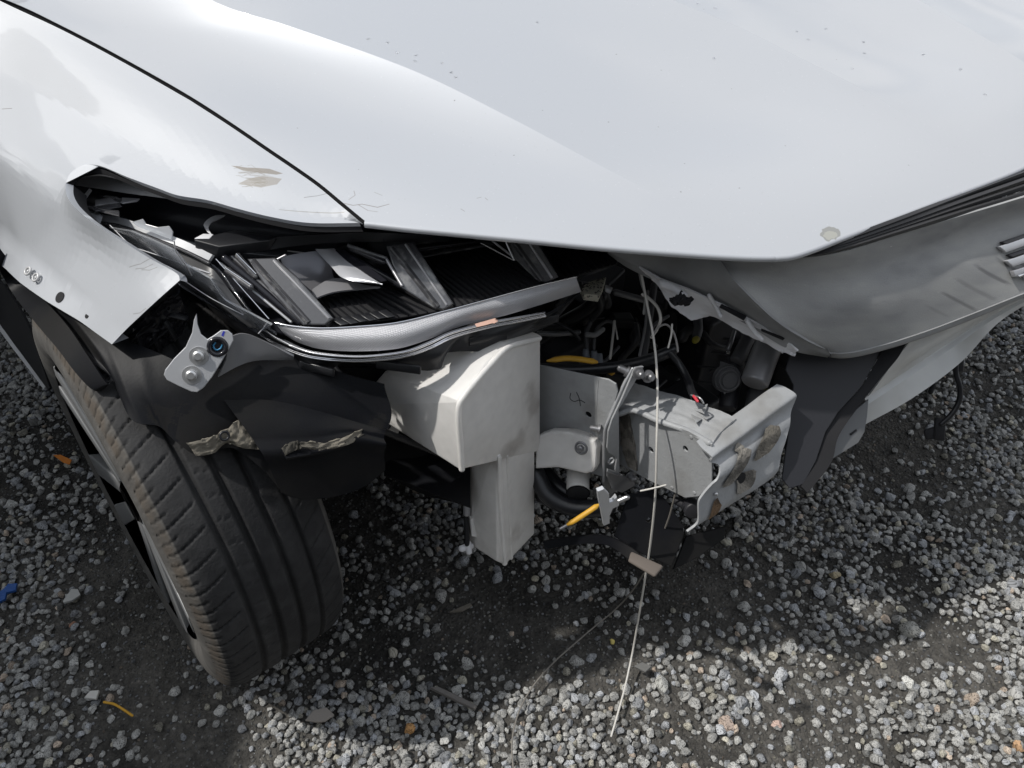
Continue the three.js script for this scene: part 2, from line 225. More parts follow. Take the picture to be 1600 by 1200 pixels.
// ================================================================ HOOD
const VC = 1.35;                                                   // the car's centre line
const hoodBase = (u, v) => { const w = v > VC ? 2 * VC - v : v, e = VC - w; return 0.815 + 0.22 * (0.57 - u) - 0.066 * e * e - 0.25 * Math.max(0, u - 0.35) ** 2; };
const HB = (L) => L.map(([x, y]) => PF(x, y, hoodBase));
const gapPx = [[570, 345], [535, 316], [500, 287], [462, 260], [425, 235], [362, 192], [300, 152], [200, 95], [100, 42], [10, 0]];
const ext = (A, u) => { const a = A[A.length - 2], b = A[A.length - 1], k = (u - b.z) / (b.z - a.z); const p = b.clone().addScaledVector(b.clone().sub(a), k); p.y = hoodBase(p.z, p.x); return p; };
const c0p = HB(gapPx); c0p.push(V3(0.0, hoodBase(-0.6, 0), -0.6), V3(-0.04, hoodBase(-0.95, -0.04), -0.95));
const cAp = HB([[1210, 398], [1000, 290], [800, 185], [650, 112], [450, 40], [330, 0]]); { const e = ext(cAp, -0.95); e.x = mix(e.x, 0.34, 0.7); cAp.push(e); }
const cBp = HB([[1500, 298], [1500, 262], [1480, 236], [1400, 170], [1250, 90], [1150, 40], [1050, 0]]); { const e = ext(cBp, -0.95); e.x = mix(e.x, 0.62, 0.8); cBp.push(e); }
const e1 = HB([[570, 345], [640, 353], [700, 358.5], [800, 368], [950, 383], [1100, 394.5], [1170, 398.5], [1210, 399]]);
const e2 = HB([[1210, 399], [1235, 397], [1270, 386], [1320, 366.5], [1400, 336], [1500, 298]]);
const e3 = HB([[1500, 298], [1550, 279], [1600, 258]]); e3.push(V3(VC, hoodBase(e3[2].z + 0.006, VC), e3[2].z + 0.006));
const cCp = [e3[3].clone(), V3(VC, hoodBase(0.2, VC), 0.2), V3(VC, hoodBase(-0.4, VC), -0.4), V3(VC, hoodBase(-0.95, VC), -0.95)];
function coons(ca, cb, ea, N, S, disp) { const A = arc(ca), B = arc(cb), F = arc(ea), G = []; for (let i = 0; i <= N; i++) { const t = Math.pow(i / N, 1.5), a = A(t), b = B(t), row = []; for (let j = 0; j <= S; j++) { const s = j / S, p = a.clone().lerp(b, s); const f = F(s), l = A(0).lerp(B(0), s); p.addScaledVector(f.sub(l), (1 - t) ** 3); p.y = hoodBase(p.z, p.x) + disp(s, t, p); row.push(p); } G.push(row); } return G; }
const saw = (s) => s * s * s - s;
const fadeF = (t) => sm(0.0, 0.22, t);
const hoodGrids = [
  coons(c0p, cAp, e1, 70, 60, (s, t, p) => 0.046 * saw(s) * sm(0.02, 0.3, t)),
  coons(cAp, cBp, e2, 70, 44, (s, t, p) => 0.056 * saw(s) * sm(0.02, 0.2, t)),
  coons(cBp, cCp, e3, 70, 24, (s, t, p) => -0.02 * Math.sin(Math.PI * s) * sm(0.05, 0.2, t)),
];
// rolled front lip and the down-turned strip that darkens the fender gap
function lip(row, out, r, turn, back) { const rows = [row]; for (let k = 1; k <= 6; k++) { const a = k / 6 * turn; rows.push(row.map((p, i) => p.clone().addScaledVector(out(i), r * Math.sin(a)).add(V3(0, -r * (1 - Math.cos(a)), 0)))); } const last = rows[rows.length - 1]; rows.push(last.map((p, i) => p.clone().addScaledVector(out(i), -back * (turn > 2 ? 1 : 0)).add(V3(0, turn > 2 ? -0.001 : -back * Math.min(1, i / 12), 0)))); return gridGeo(rows); }
const edgeOut = (row, sg) => (i) => { const a = row[Math.max(0, i - 1)], b = row[Math.min(row.length - 1, i + 1)], d = b.clone().sub(a); d.y = 0; return V3(-d.z, 0, d.x).multiplyScalar(sg).normalize(); };
const mirrorG = (g) => { g = norm(g.clone()); for (const k of Object.keys(g.attributes)) { const a = g.attributes[k], n = a.itemSize; for (let i = 0; i < a.count; i += 3) for (let c = 0; c < n; c++) { const q = a.array[(i + 1) * n + c]; a.array[(i + 1) * n + c] = a.array[(i + 2) * n + c]; a.array[(i + 2) * n + c] = q; } } const p = g.attributes.position, n = g.attributes.normal; for (let i = 0; i < p.count; i++) { p.setX(i, 2 * VC - p.getX(i)); n.setX(i, -n.getX(i)); } return g; };
{
  const gs = hoodGrids.map(gridGeo);
  for (const G of hoodGrids) gs.push(lip(G[0], edgeOut(G[0], -1).length ? edgeOut(G[0], 1) : null, 0.0045, 2.7, 0.02));
  const side = hoodGrids[0].map((r) => r[0]); M.shadeLip = lip(side, edgeOut(side, 1), 0.0015, 1.57, 0.025);
  const all = mergeGeometries([...gs.map(norm), ...gs.map((g) => mirrorG(g))]);
  const p = all.attributes.position, uv = all.attributes.uv; for (let i = 0; i < p.count; i++) uv.setXY(i, (p.getX(i) + 0.1) / 1.2, (p.getZ(i) + 0.5) / 1.2);
  const hoodTex = canvasTex(2048, 2048, (g, W) => {
    g.fillStyle = '#b6b9be'; g.fillRect(0, 0, W, W);
    const at = (x, y) => { const q = PF(x, y, hoodBase); return [(q.x + 0.1) / 1.2 * W, (1 - (q.z + 0.5) / 1.2) * W]; };
    const line = (pts, w, c) => { g.strokeStyle = c; g.lineWidth = w; g.lineCap = 'round'; g.beginPath(); pts.forEach((q, i) => { const [a, b] = at(...q); i ? g.lineTo(a, b) : g.moveTo(a, b); }); g.stroke(); };
    const poly = (pts, c) => { g.fillStyle = c; g.beginPath(); pts.forEach((q, i) => { const [a, b] = at(...q); i ? g.lineTo(a, b) : g.moveTo(a, b); }); g.fill(); };
    const chip = []; for (let i = 0; i < 22; i++) { const a = i / 22 * 6.283; chip.push([1297 + Math.cos(a) * rr(12, 17), 366 + Math.sin(a) * rr(9, 14) - 1]); } poly(chip, '#8e8f8c'); poly(chip.map(([x, y]) => [1297 + (x - 1297) * 0.7, 371 + (y - 371) * 0.6]), '#a3a39b');
    line([[538, 318], [552, 321], [566, 319], [590, 324], [608, 319]], 1.2, 'rgba(90,80,70,.75)'); line([[545, 312], [555, 305], [553, 298]], 1, 'rgba(90,80,70,.6)'); line([[560, 320], [575, 329], [590, 331]], 1, 'rgba(80,70,60,.6)'); line([[585, 300], [597, 305]], 1, 'rgba(110,105,95,.6)');
    line([[720, 326], [726, 330]], 1, 'rgba(100,95,90,.7)'); line([[745, 308], [752, 306]], 1, 'rgba(100,95,90,.7)'); line([[758, 307], [762, 311]], 1, 'rgba(100,95,90,.7)');
    line([[1530, 20], [1590, 4]], 1.6, 'rgba(235,235,235,.8)');
    for (const [x, y] of [[463, 191], [965, 62], [1036, 87], [1147, 118], [1420, 257], [1031, 180], [1064, 298], [1156, 290], [803, 234], [710, 152], [848, 165], [1100, 12], [1230, 215], [1310, 82], [1071, 247], [952, 177], [560, 262]]) { const [a, b] = at(x, y); g.fillStyle = 'rgba(90,88,86,.6)'; g.beginPath(); g.ellipse(a, b, rr(1, 2.1), rr(1, 1.8), 0, 0, 7); g.fill(); }
    for (let i = 0; i < 5000; i++) { g.fillStyle = rnd() < 0.5 ? 'rgba(120,118,112,.16)' : 'rgba(255,255,255,.18)'; g.fillRect(rnd() * W, rnd() * W, 1 + rnd() * 1.5, 1 + rnd() * 1.5); }
  });
  M.hood = M.paint.clone(); M.hood.color = rgb(0.97, 0.97, 0.97); M.hood.map = hoodTex;
  const hood = mesh('hood', all, M.hood, car, { keepUV: true, label: 'white hood with a chipped patch and scratches at its front edge' });
  mesh('gap_shade', M.shadeLip.translate(0, -0.0012, 0), M.matte, hood);  // black strip standing in for the shade deep in the hood gap
  // rain drops left on the paint
  const hb = (x, y) => { const q = PF(x, y, hoodBase); return q; };
  const drops = []; for (const [x, y] of [[1090, 2], [1118, 7], [1248, 35], [1266, 48], [1295, 26], [1356, 64], [1118, 75], [1448, 70], [1334, 98], [1504, 100], [1540, 145], [1355, 46], [690, 92], [620, 78], [575, 55], [705, 108], [650, 80], [648, 92], [712, 117], [605, 60], [840, 12]]) { const q = hb(x, y), s = new THREE.SphereGeometry(1, 14, 8); s.scale(rr(0.0018, 0.0032), 0.0007, rr(0.0016, 0.0026)); let best = null, bd = 1; for (const G of hoodGrids) for (const r of G) for (const p of r) { const d = Math.hypot(p.x - q.x, p.z - q.z); if (d < bd) { bd = d; best = p; } } s.translate(q.x, best.y + 0.0004 + (best.z - q.z) * 0.22, q.z); drops.push(s); }
  mesh('rain_drop', drops, P({ color: rgb(1, 1, 1), transmission: 1, thickness: 0.002, ior: 1.33, roughness: 0.02 }), hood, { kind: 'stuff', label: 'small rain drops' });
}

// ================================================================ FENDER
{
  // rows run from the front to the frame edge and on towards the door; columns split at the tip of the headlight opening
  const NF = 110, NR = 40, ctl = (front, rear) => ({ front, rear });
  const gap = HB(gapPx.map(([x, y]) => [x - 3.2, y + 3.8])).map((p) => p.add(V3(0, -0.001, 0)));
  const H = seg;
  const rows = [
    ctl([...gap.slice(0, 7)], [gap[6], gap[7], gap[8], gap[9], V3(0.02, 0.955, -0.6), V3(-0.05, 0.955, -0.95)]),
    ctl(H([[562, 346, 0.809], [500, 318, 0.819], [430, 285, 0.831], [340, 238, 0.847], [262, 192, 0.861]]), [...H([[262, 192, 0.861], [190, 150, 0.874], [100, 92, 0.893], [0, 40, 0.912]]), V3(-0.045, 0.94, -0.6), V3(-0.075, 0.945, -0.95)]),
    ctl(H([[562, 347, 0.806], [480, 335, 0.812], [400, 318, 0.819], [300, 278, 0.83], [215, 230, 0.841]]), [...H([[215, 230, 0.841], [150, 192, 0.85], [70, 145, 0.862], [0, 108, 0.873]]), V3(-0.085, 0.905, -0.6), V3(-0.1, 0.915, -0.95)]),
    ctl(H([[562, 348.5, 0.8055], [480, 348, 0.8105], [424, 339, 0.815], [371, 326, 0.819], [325, 313, 0.8225], [277, 305, 0.825], [246, 294, 0.827], [200, 277, 0.829], [150, 258, 0.831], [128, 259, 0.83], [110, 271, 0.825], [103, 286, 0.819]]), [...H([[103, 286, 0.819], [70, 272, 0.818], [36, 250, 0.82], [0, 228, 0.824]]), V3(-0.105, 0.86, -0.6), V3(-0.115, 0.87, -0.95)]),
  ];
  const low = [
    ctl(H([[281, 438, 0.775], [279, 430, 0.778], [233, 403, 0.786], [190, 376, 0.795], [150, 351, 0.803], [121, 328, 0.809], [109, 314, 0.813], [103, 300, 0.816], [103, 286, 0.819]]), rows[3].rear),
    ctl(H([[245, 470, 0.757], [215, 445, 0.76], [175, 412, 0.765], [140, 382, 0.77], [112, 358, 0.778], [90, 335, 0.786], [75, 318, 0.794]]), [...H([[75, 318, 0.794], [50, 295, 0.799], [25, 275, 0.803], [0, 258, 0.806]]), V3(-0.118, 0.8, -0.6), V3(-0.122, 0.82, -0.95)]),
    ctl(H([[201, 511, 0.722], [165, 483, 0.724], [140, 463, 0.725], [112, 440, 0.726], [82, 416, 0.726], [57, 397, 0.725], [48, 388, 0.725]]), [...H([[48, 388, 0.725], [30, 372, 0.724], [15, 357, 0.722], [0, 345, 0.72]]), V3(-0.108, 0.68, -0.42), V3(-0.115, 0.58, -0.5)]),
    ctl(H([[198, 514, 0.719], [160, 489, 0.719], [135, 470, 0.719], [107, 447, 0.719], [77, 424, 0.718], [52, 406, 0.717], [43, 397, 0.716]]), [...H([[43, 397, 0.716], [26, 381, 0.712], [12, 366, 0.709], [0, 355, 0.706]]), V3(-0.105, 0.665, -0.41), V3(-0.112, 0.57, -0.485)]),
    ctl(H([[175, 538, 0.7], [150, 520, 0.7], [125, 502, 0.702], [100, 487, 0.702], [75, 472, 0.7], [50, 455, 0.697], [32, 442, 0.693]]), [...H([[32, 442, 0.693], [20, 431, 0.687], [10, 421, 0.682], [0, 412, 0.675]]), V3(-0.095, 0.635, -0.38), V3(-0.105, 0.55, -0.455)]),
  ];
  const sample = (R) => R.map(({ front, rear }) => { const F = arc(front), B = arc(rear), o = []; for (let i = 0; i <= NF; i++) o.push(F(i / NF)); for (let i = 1; i <= NR; i++) o.push(B(i / NR)); return o; });
  const A = sample(rows), B = sample(low);
  const dens = (S, m, linear) => { const G = []; const cols = S[0].map((_, j) => crv(S.map((r) => r[j]), linear)); for (let i = 0; i < m; i++) G.push(cols.map((f) => f(i / (m - 1)))); return G; };
  const up = [...dens(A.slice(0, 3), 41), ...dens(A.slice(2), 17, true).slice(1)], lo = [...dens(B.slice(0, 3), 33), B[3]], fl = dens(B.slice(3), 4);
  // one skin: merge the shared edge behind the opening so that the shading runs on
  const strip = (g) => { g = g.clone(); g.deleteAttribute('uv'); g.deleteAttribute('normal'); return g; };
  let skin = mergeVertices(mergeGeometries([strip(gridGeo(up)), strip(gridGeo(lo)), strip(gridGeo(fl))]), 2e-5); skin = toCreasedNormals(skin, 1.2);
  const rim = [];
  const edge = (row, dir, len) => { const r2 = row.map((p, i) => p.clone().add(dir(p, i).multiplyScalar(len))); rim.push(gridGeo([row, r2])); };
  edge(A[0], (p, i) => V3(0.1, -1, 0).normalize().multiplyScalar(Math.min(1, 0.02 + i / 26)), 0.022);                                              // flange at the hood gap
  const inn = V3(0.55, -0.75, -0.35).normalize();
  edge(A[3].slice(0, NF + 1), (p, i) => V3(0.2, -0.97, -0.1).normalize().multiplyScalar(mix(1, 0.3, sm(NF - 40, NF - 18, i))), 0.006);                          // return edge round the headlight opening
  edge(B[0].slice(0, NF + 1), () => V3(0.8, -0.6, 0.05).normalize(), 0.009);
  edge(B.map((r) => r[0]), () => V3(0.75, 0.05, -0.6).normalize(), 0.012);                              // front end
  edge(B[4], () => V3(1, 0, 0), 0.02);                                                             // wheel arch return
  const dark = []; const shadeStrip = (row, d1, d2, a, b) => { dark.push(gridGeo([row.map((p) => p.clone().addScaledVector(d1, a)), row.map((p) => p.clone().addScaledVector(d1, a).addScaledVector(d2, b))])); };
  shadeStrip(A[3].slice(0, NF + 1), V3(0.2, -0.97, -0.1).normalize(), V3(0.1, -0.9, 0.5).normalize(), 0.0055, 0.007); shadeStrip(B[0].slice(11, NF + 1), V3(0.8, -0.6, 0.05).normalize(), V3(0.5, -0.85, 0.1).normalize(), 0.0085, 0.02);  // black strips stand in for gap shade inside the headlight opening
  const g = mergeGeometries([norm(skin), ...rim.map(norm)].map((q) => { q = q.clone(); const p = q.attributes.position, uv = new Float32Array(p.count * 2); for (let i = 0; i < p.count; i++) { uv[2 * i] = (p.getX(i) + 0.2) / 0.7; uv[2 * i + 1] = (p.getZ(i) + 0.4) / 0.7; } q.setAttribute('uv', new THREE.BufferAttribute(uv, 2)); return q; }));
  const ft = canvasTex(2048, 2048, (c, W) => {
    c.fillStyle = '#b6b9be'; c.fillRect(0, 0, W, W);
    const at = ([x, y, h]) => { const q = PH(x, y, h ?? 0.803); return [(q.x + 0.2) / 0.7 * W, (1 - (q.z + 0.4) / 0.7) * W]; };
    const poly = (pts, col) => { c.fillStyle = col; c.beginPath(); pts.forEach((q, i) => { const [a, b] = at(q); i ? c.lineTo(a, b) : c.moveTo(a, b); }); c.fill(); };
    const line = (pts, w, col) => { c.strokeStyle = col; c.lineWidth = w; c.lineCap = 'round'; c.beginPath(); pts.forEach((q, i) => { const [a, b] = at(q); i ? c.lineTo(a, b) : c.moveTo(a, b); }); c.stroke(); };
    for (let k = 0; k < 46; k++) { const y = 301 + rr(0, 20), x = 372 + (y - 301) * 0.6 + rr(0, 30), L = rr(12, 40) * (1 - Math.abs(y - 310) / 22), a = rr(0.1, 0.42); line([[x, y], [x + L * 0.5, y + rr(-1.5, 1.5)], [x + L, y + rr(-1, 2)]], rr(1, 4), `rgba(112,104,92,${a})`); }
    poly([[372, 301], [395, 303], [430, 303], [450, 307], [440, 309], [415, 308], [390, 306]], 'rgba(120,112,100,.7)'); poly([[395, 314], [420, 311], [448, 313], [440, 319], [415, 322], [380, 318]], 'rgba(130,122,110,.55)');
    line([[480, 331], [500, 329], [530, 323]], 2, 'rgba(80,78,76,.7)'); line([[440, 342], [470, 343], [540, 345]], 2.5, 'rgba(120,116,108,.6)'); line([[452, 281], [460, 284]], 2, 'rgba(100,96,90,.6)');
    for (const [x, y, l] of [[205, 424, 40], [215, 428, 30], [225, 431, 26], [195, 458, 24]]) line([[x, y, 0.765], [x + l * 0.5, y + 2, 0.766], [x + l, y + 1, 0.767]], 1.4, 'rgba(110,108,104,.65)');
    line([[20, 207, 0.812], [36, 208, 0.812]], 2, 'rgba(70,60,55,.8)');
    for (let i = 0; i < 3000; i++) { c.fillStyle = rnd() < 0.6 ? 'rgba(110,105,95,.16)' : 'rgba(255,255,255,.2)'; c.fillRect(rnd() * W, rnd() * W, 1 + rnd() * 2, 1 + rnd() * 2); }
  });
  M.fender = M.paint.clone(); M.fender.metalness = 0.06; M.fender.color = rgb(0.97, 0.97, 0.97); M.fender.map = ft;
  const f = mesh('fender', g, M.fender, car, { keepUV: true, label: 'white front fender with scuffs above and below the headlight opening' });
  mesh('opening_shade', dark, M.matte, f);
  const fp = plane3(PH(175, 538, 0.7), PH(75, 472, 0.7), PH(82, 416, 0.726)), fn = fp.n;
  const disc = (x, y, rx, mat, name, t) => { const c = new THREE.CylinderGeometry(rx, rx, t, 24); c.rotateX(Math.PI / 2); mesh(name, orient(c, PP(x, y, fp).addScaledVector(fn, 0.0012), fn), mat, f); };
  disc(95, 465, 0.0072, M.matte, 'hole', 0.001); disc(138, 494, 0.0036, M.matte, 'hole', 0.001);
  for (const [x, y] of [[45, 424], [57, 434]]) { const t = new THREE.TorusGeometry(0.005, 0.0016, 8, 20); mesh('rivet', [orient(t, PP(x, y, fp).addScaledVector(fn, 0.001), fn), orient(new THREE.SphereGeometry(0.0025, 12, 8), PP(x, y, fp), fn)], M.paint, f); }
}

// ================================================================ WHEEL
{
  const wh = grp('wheel', car, 'dusty front wheel with a worn tyre and silver spokes'); wh.position.set(0, 0.333, 0); wh.rotation.set(0, 2.4 * Math.PI / 180, -2.6 * Math.PI / 180, 'YXZ'); wh.scale.setScalar(1.02);
  // tyre section: s across (outer side negative), r from the axle
  const W = 0.205, R = 0.325, sec = []; const prof = [[-0.086, 0.226], [-0.095, 0.238], [-0.1015, 0.252], [-0.1045, 0.268], [-0.1035, 0.284], [-0.0995, 0.297], [-0.0945, 0.3085], [-0.088, 0.3165], [-0.078, 0.3212], [-0.06, 0.3238], [-0.03, 0.325], [0.03, 0.325], [0.06, 0.3238], [0.078, 0.3212], [0.088, 0.3165], [0.0945, 0.3085], [0.0995, 0.297], [0.1035, 0.284], [0.1045, 0.268], [0.1015, 0.252], [0.094, 0.236], [0.088, 0.222]];
  const pc = new THREE.SplineCurve(prof.map((q) => new THREE.Vector2(...q))); const NS = 150, NA = 720;
  for (let i = 0; i <= NS; i++) sec.push(pc.getPointAt(i / NS));
  const pos = [], colr = [], uv = [], idx = [];
  const groove = (s) => { let d = 0; for (const [c, w, k] of [[-0.042, 0.0035, 0.005], [-0.012, 0.0045, 0.006], [0.02, 0.0045, 0.006], [0.05, 0.0035, 0.005]]) d = Math.max(d, k * sm(w, w * 0.55, Math.abs(s - c))); return d; };
  for (let a = 0; a <= NA; a++) for (let i = 0; i <= NS; i++) {
    const { x: s, y: r0 } = sec[i]; let r = r0, ss = s; const th = a / NA * 2 * Math.PI, tread = Math.abs(s) < 0.09 && r0 > 0.31;
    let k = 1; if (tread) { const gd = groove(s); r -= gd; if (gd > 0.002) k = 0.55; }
    const P2 = 2 * Math.PI / 62, curve = (s + 0.07) * 1.4, ph = ((th + curve + 20) % P2) / P2;
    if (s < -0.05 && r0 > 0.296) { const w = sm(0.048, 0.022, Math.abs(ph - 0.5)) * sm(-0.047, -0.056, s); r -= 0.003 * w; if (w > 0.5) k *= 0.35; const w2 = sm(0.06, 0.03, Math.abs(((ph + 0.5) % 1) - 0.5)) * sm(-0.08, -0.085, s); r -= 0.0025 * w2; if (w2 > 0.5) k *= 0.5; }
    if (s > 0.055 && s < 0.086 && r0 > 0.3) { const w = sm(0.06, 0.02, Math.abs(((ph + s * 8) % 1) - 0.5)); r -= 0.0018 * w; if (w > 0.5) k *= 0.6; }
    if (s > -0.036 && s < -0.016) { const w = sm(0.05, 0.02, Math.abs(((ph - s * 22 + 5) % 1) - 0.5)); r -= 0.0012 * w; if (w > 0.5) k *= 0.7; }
    if (Math.abs(s) > 0.096 && r0 < 0.292) { r += 0.0006 * Math.sin(th * 180) * sm(0.28, 0.287, r0) ; }
    pos.push(ss, r * Math.cos(th), r * Math.sin(th)); uv.push(th * R, i / NS * 0.36);
    const n = fbm(th * 14 + 3, s * 60 + 9, 0, 71, 4), n2 = fbm(th * 60, s * 150, 0, 73, 3);
    let c = [0.03, 0.03, 0.032]; if (tread) { const dust = sm(0.35, 0.75, n) * 0.6 + sm(0.02, -0.06, s) * 0.4; c = [mix(0.015, 0.034, dust), mix(0.015, 0.034, dust), mix(0.0165, 0.035, dust)]; }
    else c = [0.1, 0.096, 0.09].map((q) => q * mix(0.6, 1.4, n));
    const shoulder = sm(-0.1025, -0.0985, s) * sm(-0.0885, -0.0945, s) * (r0 > 0.285 ? 1 : 0); if (shoulder > 0) c = c.map((q, j) => mix(q, [0.095, 0.077, 0.06][j], shoulder * mix(0.15, 0.85, sm(0.3, 0.6, n))));
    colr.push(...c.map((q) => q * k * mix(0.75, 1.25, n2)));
  }
  for (let a = 0; a < NA; a++) for (let i = 0; i < NS; i++) { const q = a * (NS + 1) + i; idx.push(q, q + 1, q + NS + 1, q + 1, q + NS + 2, q + NS + 1); }
  const g = new THREE.BufferGeometry(); g.setAttribute('position', new THREE.Float32BufferAttribute(pos, 3)); g.setAttribute('color', new THREE.Float32BufferAttribute(colr, 3)); g.setAttribute('uv', new THREE.Float32BufferAttribute(uv, 2)); g.setIndex(idx); g.computeVertexNormals();
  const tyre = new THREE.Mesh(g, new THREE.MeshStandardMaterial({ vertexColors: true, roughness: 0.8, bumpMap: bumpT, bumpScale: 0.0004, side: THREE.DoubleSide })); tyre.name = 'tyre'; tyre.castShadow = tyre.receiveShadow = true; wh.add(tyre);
  const lathe = (pts, n = 96) => { const l = new THREE.LatheGeometry(pts.map(([s, r]) => new THREE.Vector2(r, s)), n); l.rotateZ(Math.PI / 2); l.scale(-1, 1, 1); return l; };
  mesh('rim', [lathe([[-0.086, 0.23], [-0.097, 0.2325], [-0.1, 0.228], [-0.099, 0.222], [-0.094, 0.218], [-0.08, 0.213], [-0.03, 0.207], [0.05, 0.207], [0.085, 0.218], [0.09, 0.228]])], M.rim, wh, { label: 'silver rim barrel' });
  mesh('brake_disc', [lathe([[0.02, 0.06], [0.02, 0.135], [0.04, 0.135], [0.04, 0.06]], 48)], M.greyPipe, wh);
  for (let k = 0; k < 5; k++) for (const sd of [-1, 1]) {
    const a = k / 5 * 2 * Math.PI + 0.35, w0 = 0.024, w1 = 0.036; const Pn = (r, t, s) => V3(s, r * Math.cos(a) - t * Math.sin(a), r * Math.sin(a) + t * Math.cos(a));
    const c0 = sd * 0.018, c1 = sd * 0.05;
    mesh('spoke', hull([Pn(0.04, c0 - w0 / 2, -0.086), Pn(0.04, c0 + w0 / 2, -0.086), Pn(0.218, c1 - w1 / 2, -0.098), Pn(0.218, c1 + w1 / 2, -0.098), Pn(0.04, c0, -0.03), Pn(0.216, c1, -0.04)], 0.003), M.rim, wh);
  }
  mesh('hub_cap', [lathe([[-0.094, 0], [-0.094, 0.028], [-0.09, 0.034], [-0.06, 0.05], [-0.02, 0.06], [0.03, 0.06]], 40)], M.rim, wh);
}

// ================================================================ HEADLIGHT (smashed: only bits of the clear cover are left)
{
  const hl = grp('headlight', car, 'smashed headlight without its clear cover, chrome lower edge bare');
  // dark bowl behind everything
  const back = [
    [PH(112, 285, 0.785), PH(200, 285, 0.785), PH(330, 318, 0.78), PH(450, 345, 0.778), PH(570, 352, 0.778), PH(720, 360, 0.778), PH(860, 374, 0.776), PH(985, 385, 0.772)],
    [PH(118, 318, 0.755), PH(210, 350, 0.72), PH(330, 385, 0.69), PH(450, 400, 0.67), PH(570, 410, 0.66), PH(720, 405, 0.66), PH(860, 405, 0.66), PH(965, 410, 0.66)],
    [PH(135, 345, 0.755), PH(222, 405, 0.71), PH(310, 462, 0.68), PH(410, 512, 0.665), PH(520, 528, 0.655), PH(680, 508, 0.655), PH(800, 470, 0.655), PH(905, 432, 0.66)],
  ];
  mesh('lamp_housing', sheet(back, 60, 20, 0.003, {}), P({ color: rgb(0.022, 0.023, 0.029), roughness: 0.3, clearcoat: 1, clearcoatRoughness: 0.1 }), hl, { label: 'black inner housing' });
  // lower textured band and the chrome strip below it
  const bandT = dataTex(256, 0.06, (x, y) => { const a = Math.abs(Math.sin((x * 22 + y * 22) * Math.PI)), b = Math.abs(Math.sin((x * 22 - y * 22) * Math.PI)); return clamp(Math.min(a, b) * 1.6); });
  const bandM = P({ color: rgb(0.5, 0.5, 0.52), metalness: 0.35, roughness: 0.42, bumpMap: bandT, bumpScale: 0.0003, clearcoat: 0.4, clearcoatRoughness: 0.15 });
  const up = [[430, 505], [455, 510], [500, 513.5], [560, 511], [620, 505], [690, 488], [760, 469], [830, 450], [900, 433]], dn = [[446, 524], [468, 536], [505, 546], [560, 549], [620, 545], [668, 531], [720, 510], [800, 490], [908, 456]];
  mesh('reflector_band', sheet([up.map(([x, y]) => PH(x, y, 0.706)), up.map(([x, y], i) => PH(mix(x, dn[i][0], 0.5), mix(y, dn[i][1], 0.5), 0.697)), dn.map(([x, y]) => PH(x, y, 0.681))], 80, 10, 0.003), bandM, hl, { label: 'grey textured band along the lower edge' });
  mesh('band_rim', tube(up.map(([x, y]) => PH(x, y - 0.5, 0.7065)), 0.0014, 90, 6), M.chrome, hl);
  const ch0 = [[392, 489], [420, 515], [446, 531], [480, 546], [520, 553], [570, 555], [630, 548], [668, 534], [705, 517], [760, 503], [806, 495], [852, 487]], ch1 = [[385, 500], [412, 526], [440, 542], [478, 556], [520, 562], [570, 563], [632, 556], [672, 543], [708, 526], [762, 511], [808, 502], [852, 493]];
  mesh('chrome_strip', sheet([ch0.map(([x, y]) => PH(x, y, 0.683)), ch0.map(([x, y], i) => PH(mix(x, ch1[i][0], 0.5), mix(y, ch1[i][1], 0.5), 0.682)), ch1.map(([x, y]) => PH(x, y, 0.668))], 90, 6, 0.002), M.chrome, hl, { label: 'chrome strip with paint scratches' });
  mesh('chrome_strip', tube(ch1.map(([x, y]) => PH(x, y + 1, 0.668)), 0.0016, 90, 6), M.chrome, hl);
  mesh('strip_scuff', sheet([[[742, 506], [760, 501], [775, 497], [768, 504]], [[745, 511], [762, 507], [778, 502], [772, 506]]].map((r) => r.map(([x, y]) => PH(x, y, 0.6835))), 8, 3, 0.0006), P({ color: rgb(0.62, 0.4, 0.32), roughness: 0.6 }), hl);
  // black lower shell, torn along its lower edge
  const ls0 = [[300, 455], [350, 490], [410, 526], [440, 543], [480, 557], [530, 563], [590, 561], [640, 554], [690, 536], [740, 515], [800, 503], [860, 490], [905, 458]], ls1 = [[305, 470], [345, 500], [398, 538], [436, 553], [470, 574], [500, 586], [540, 566], [592, 570], [640, 578], [688, 575], [696, 552], [750, 548], [800, 529], [862, 508], [915, 468]];
  mesh('lower_shell', sheet([ls0.map(([x, y]) => PH(x, y, 0.667)), ls0.map(([x, y], i) => { const q = ls1[Math.min(i + 1, 14)]; return PH(mix(x, q[0], 0.5), mix(y, q[1], 0.5), 0.655); }), ls1.slice(1, 14).map(([x, y]) => PH(x, y, 0.636))], 100, 10, 0.003, { linU: false, warp: (p, s, t) => { p.y += 0.003 * (fbm(s * 40, t * 6, 0, 131, 3) - 0.5) * (0.3 + t); } }), M.black, hl, { label: 'torn black lower shell' });
  for (const [a, b] of [[[470, 566], [520, 578]], [[590, 565], [655, 574]], [[735, 530], [790, 520]], [[820, 505], [870, 493]]]) mesh('shell_rib', hull([PH(...a, 0.655), PH(...b, 0.655), PH(a[0], a[1] + 8, 0.648), PH(b[0], b[1] + 8, 0.648)], 0.0025), M.black, hl);
  // ribbed floors between the fins
  const fl = [
    [[[500, 468], [560, 452], [622, 440]], [[520, 510], [600, 500], [697, 484]]],
    [[[640, 398], [720, 388], [800, 378]], [[712, 480], [790, 458], [868, 434]]],
    [[[838, 372], [900, 376], [960, 388]], [[880, 440], [920, 424], [965, 412]]],
  ];
  const fh = [0.699, 0.703, 0.702];
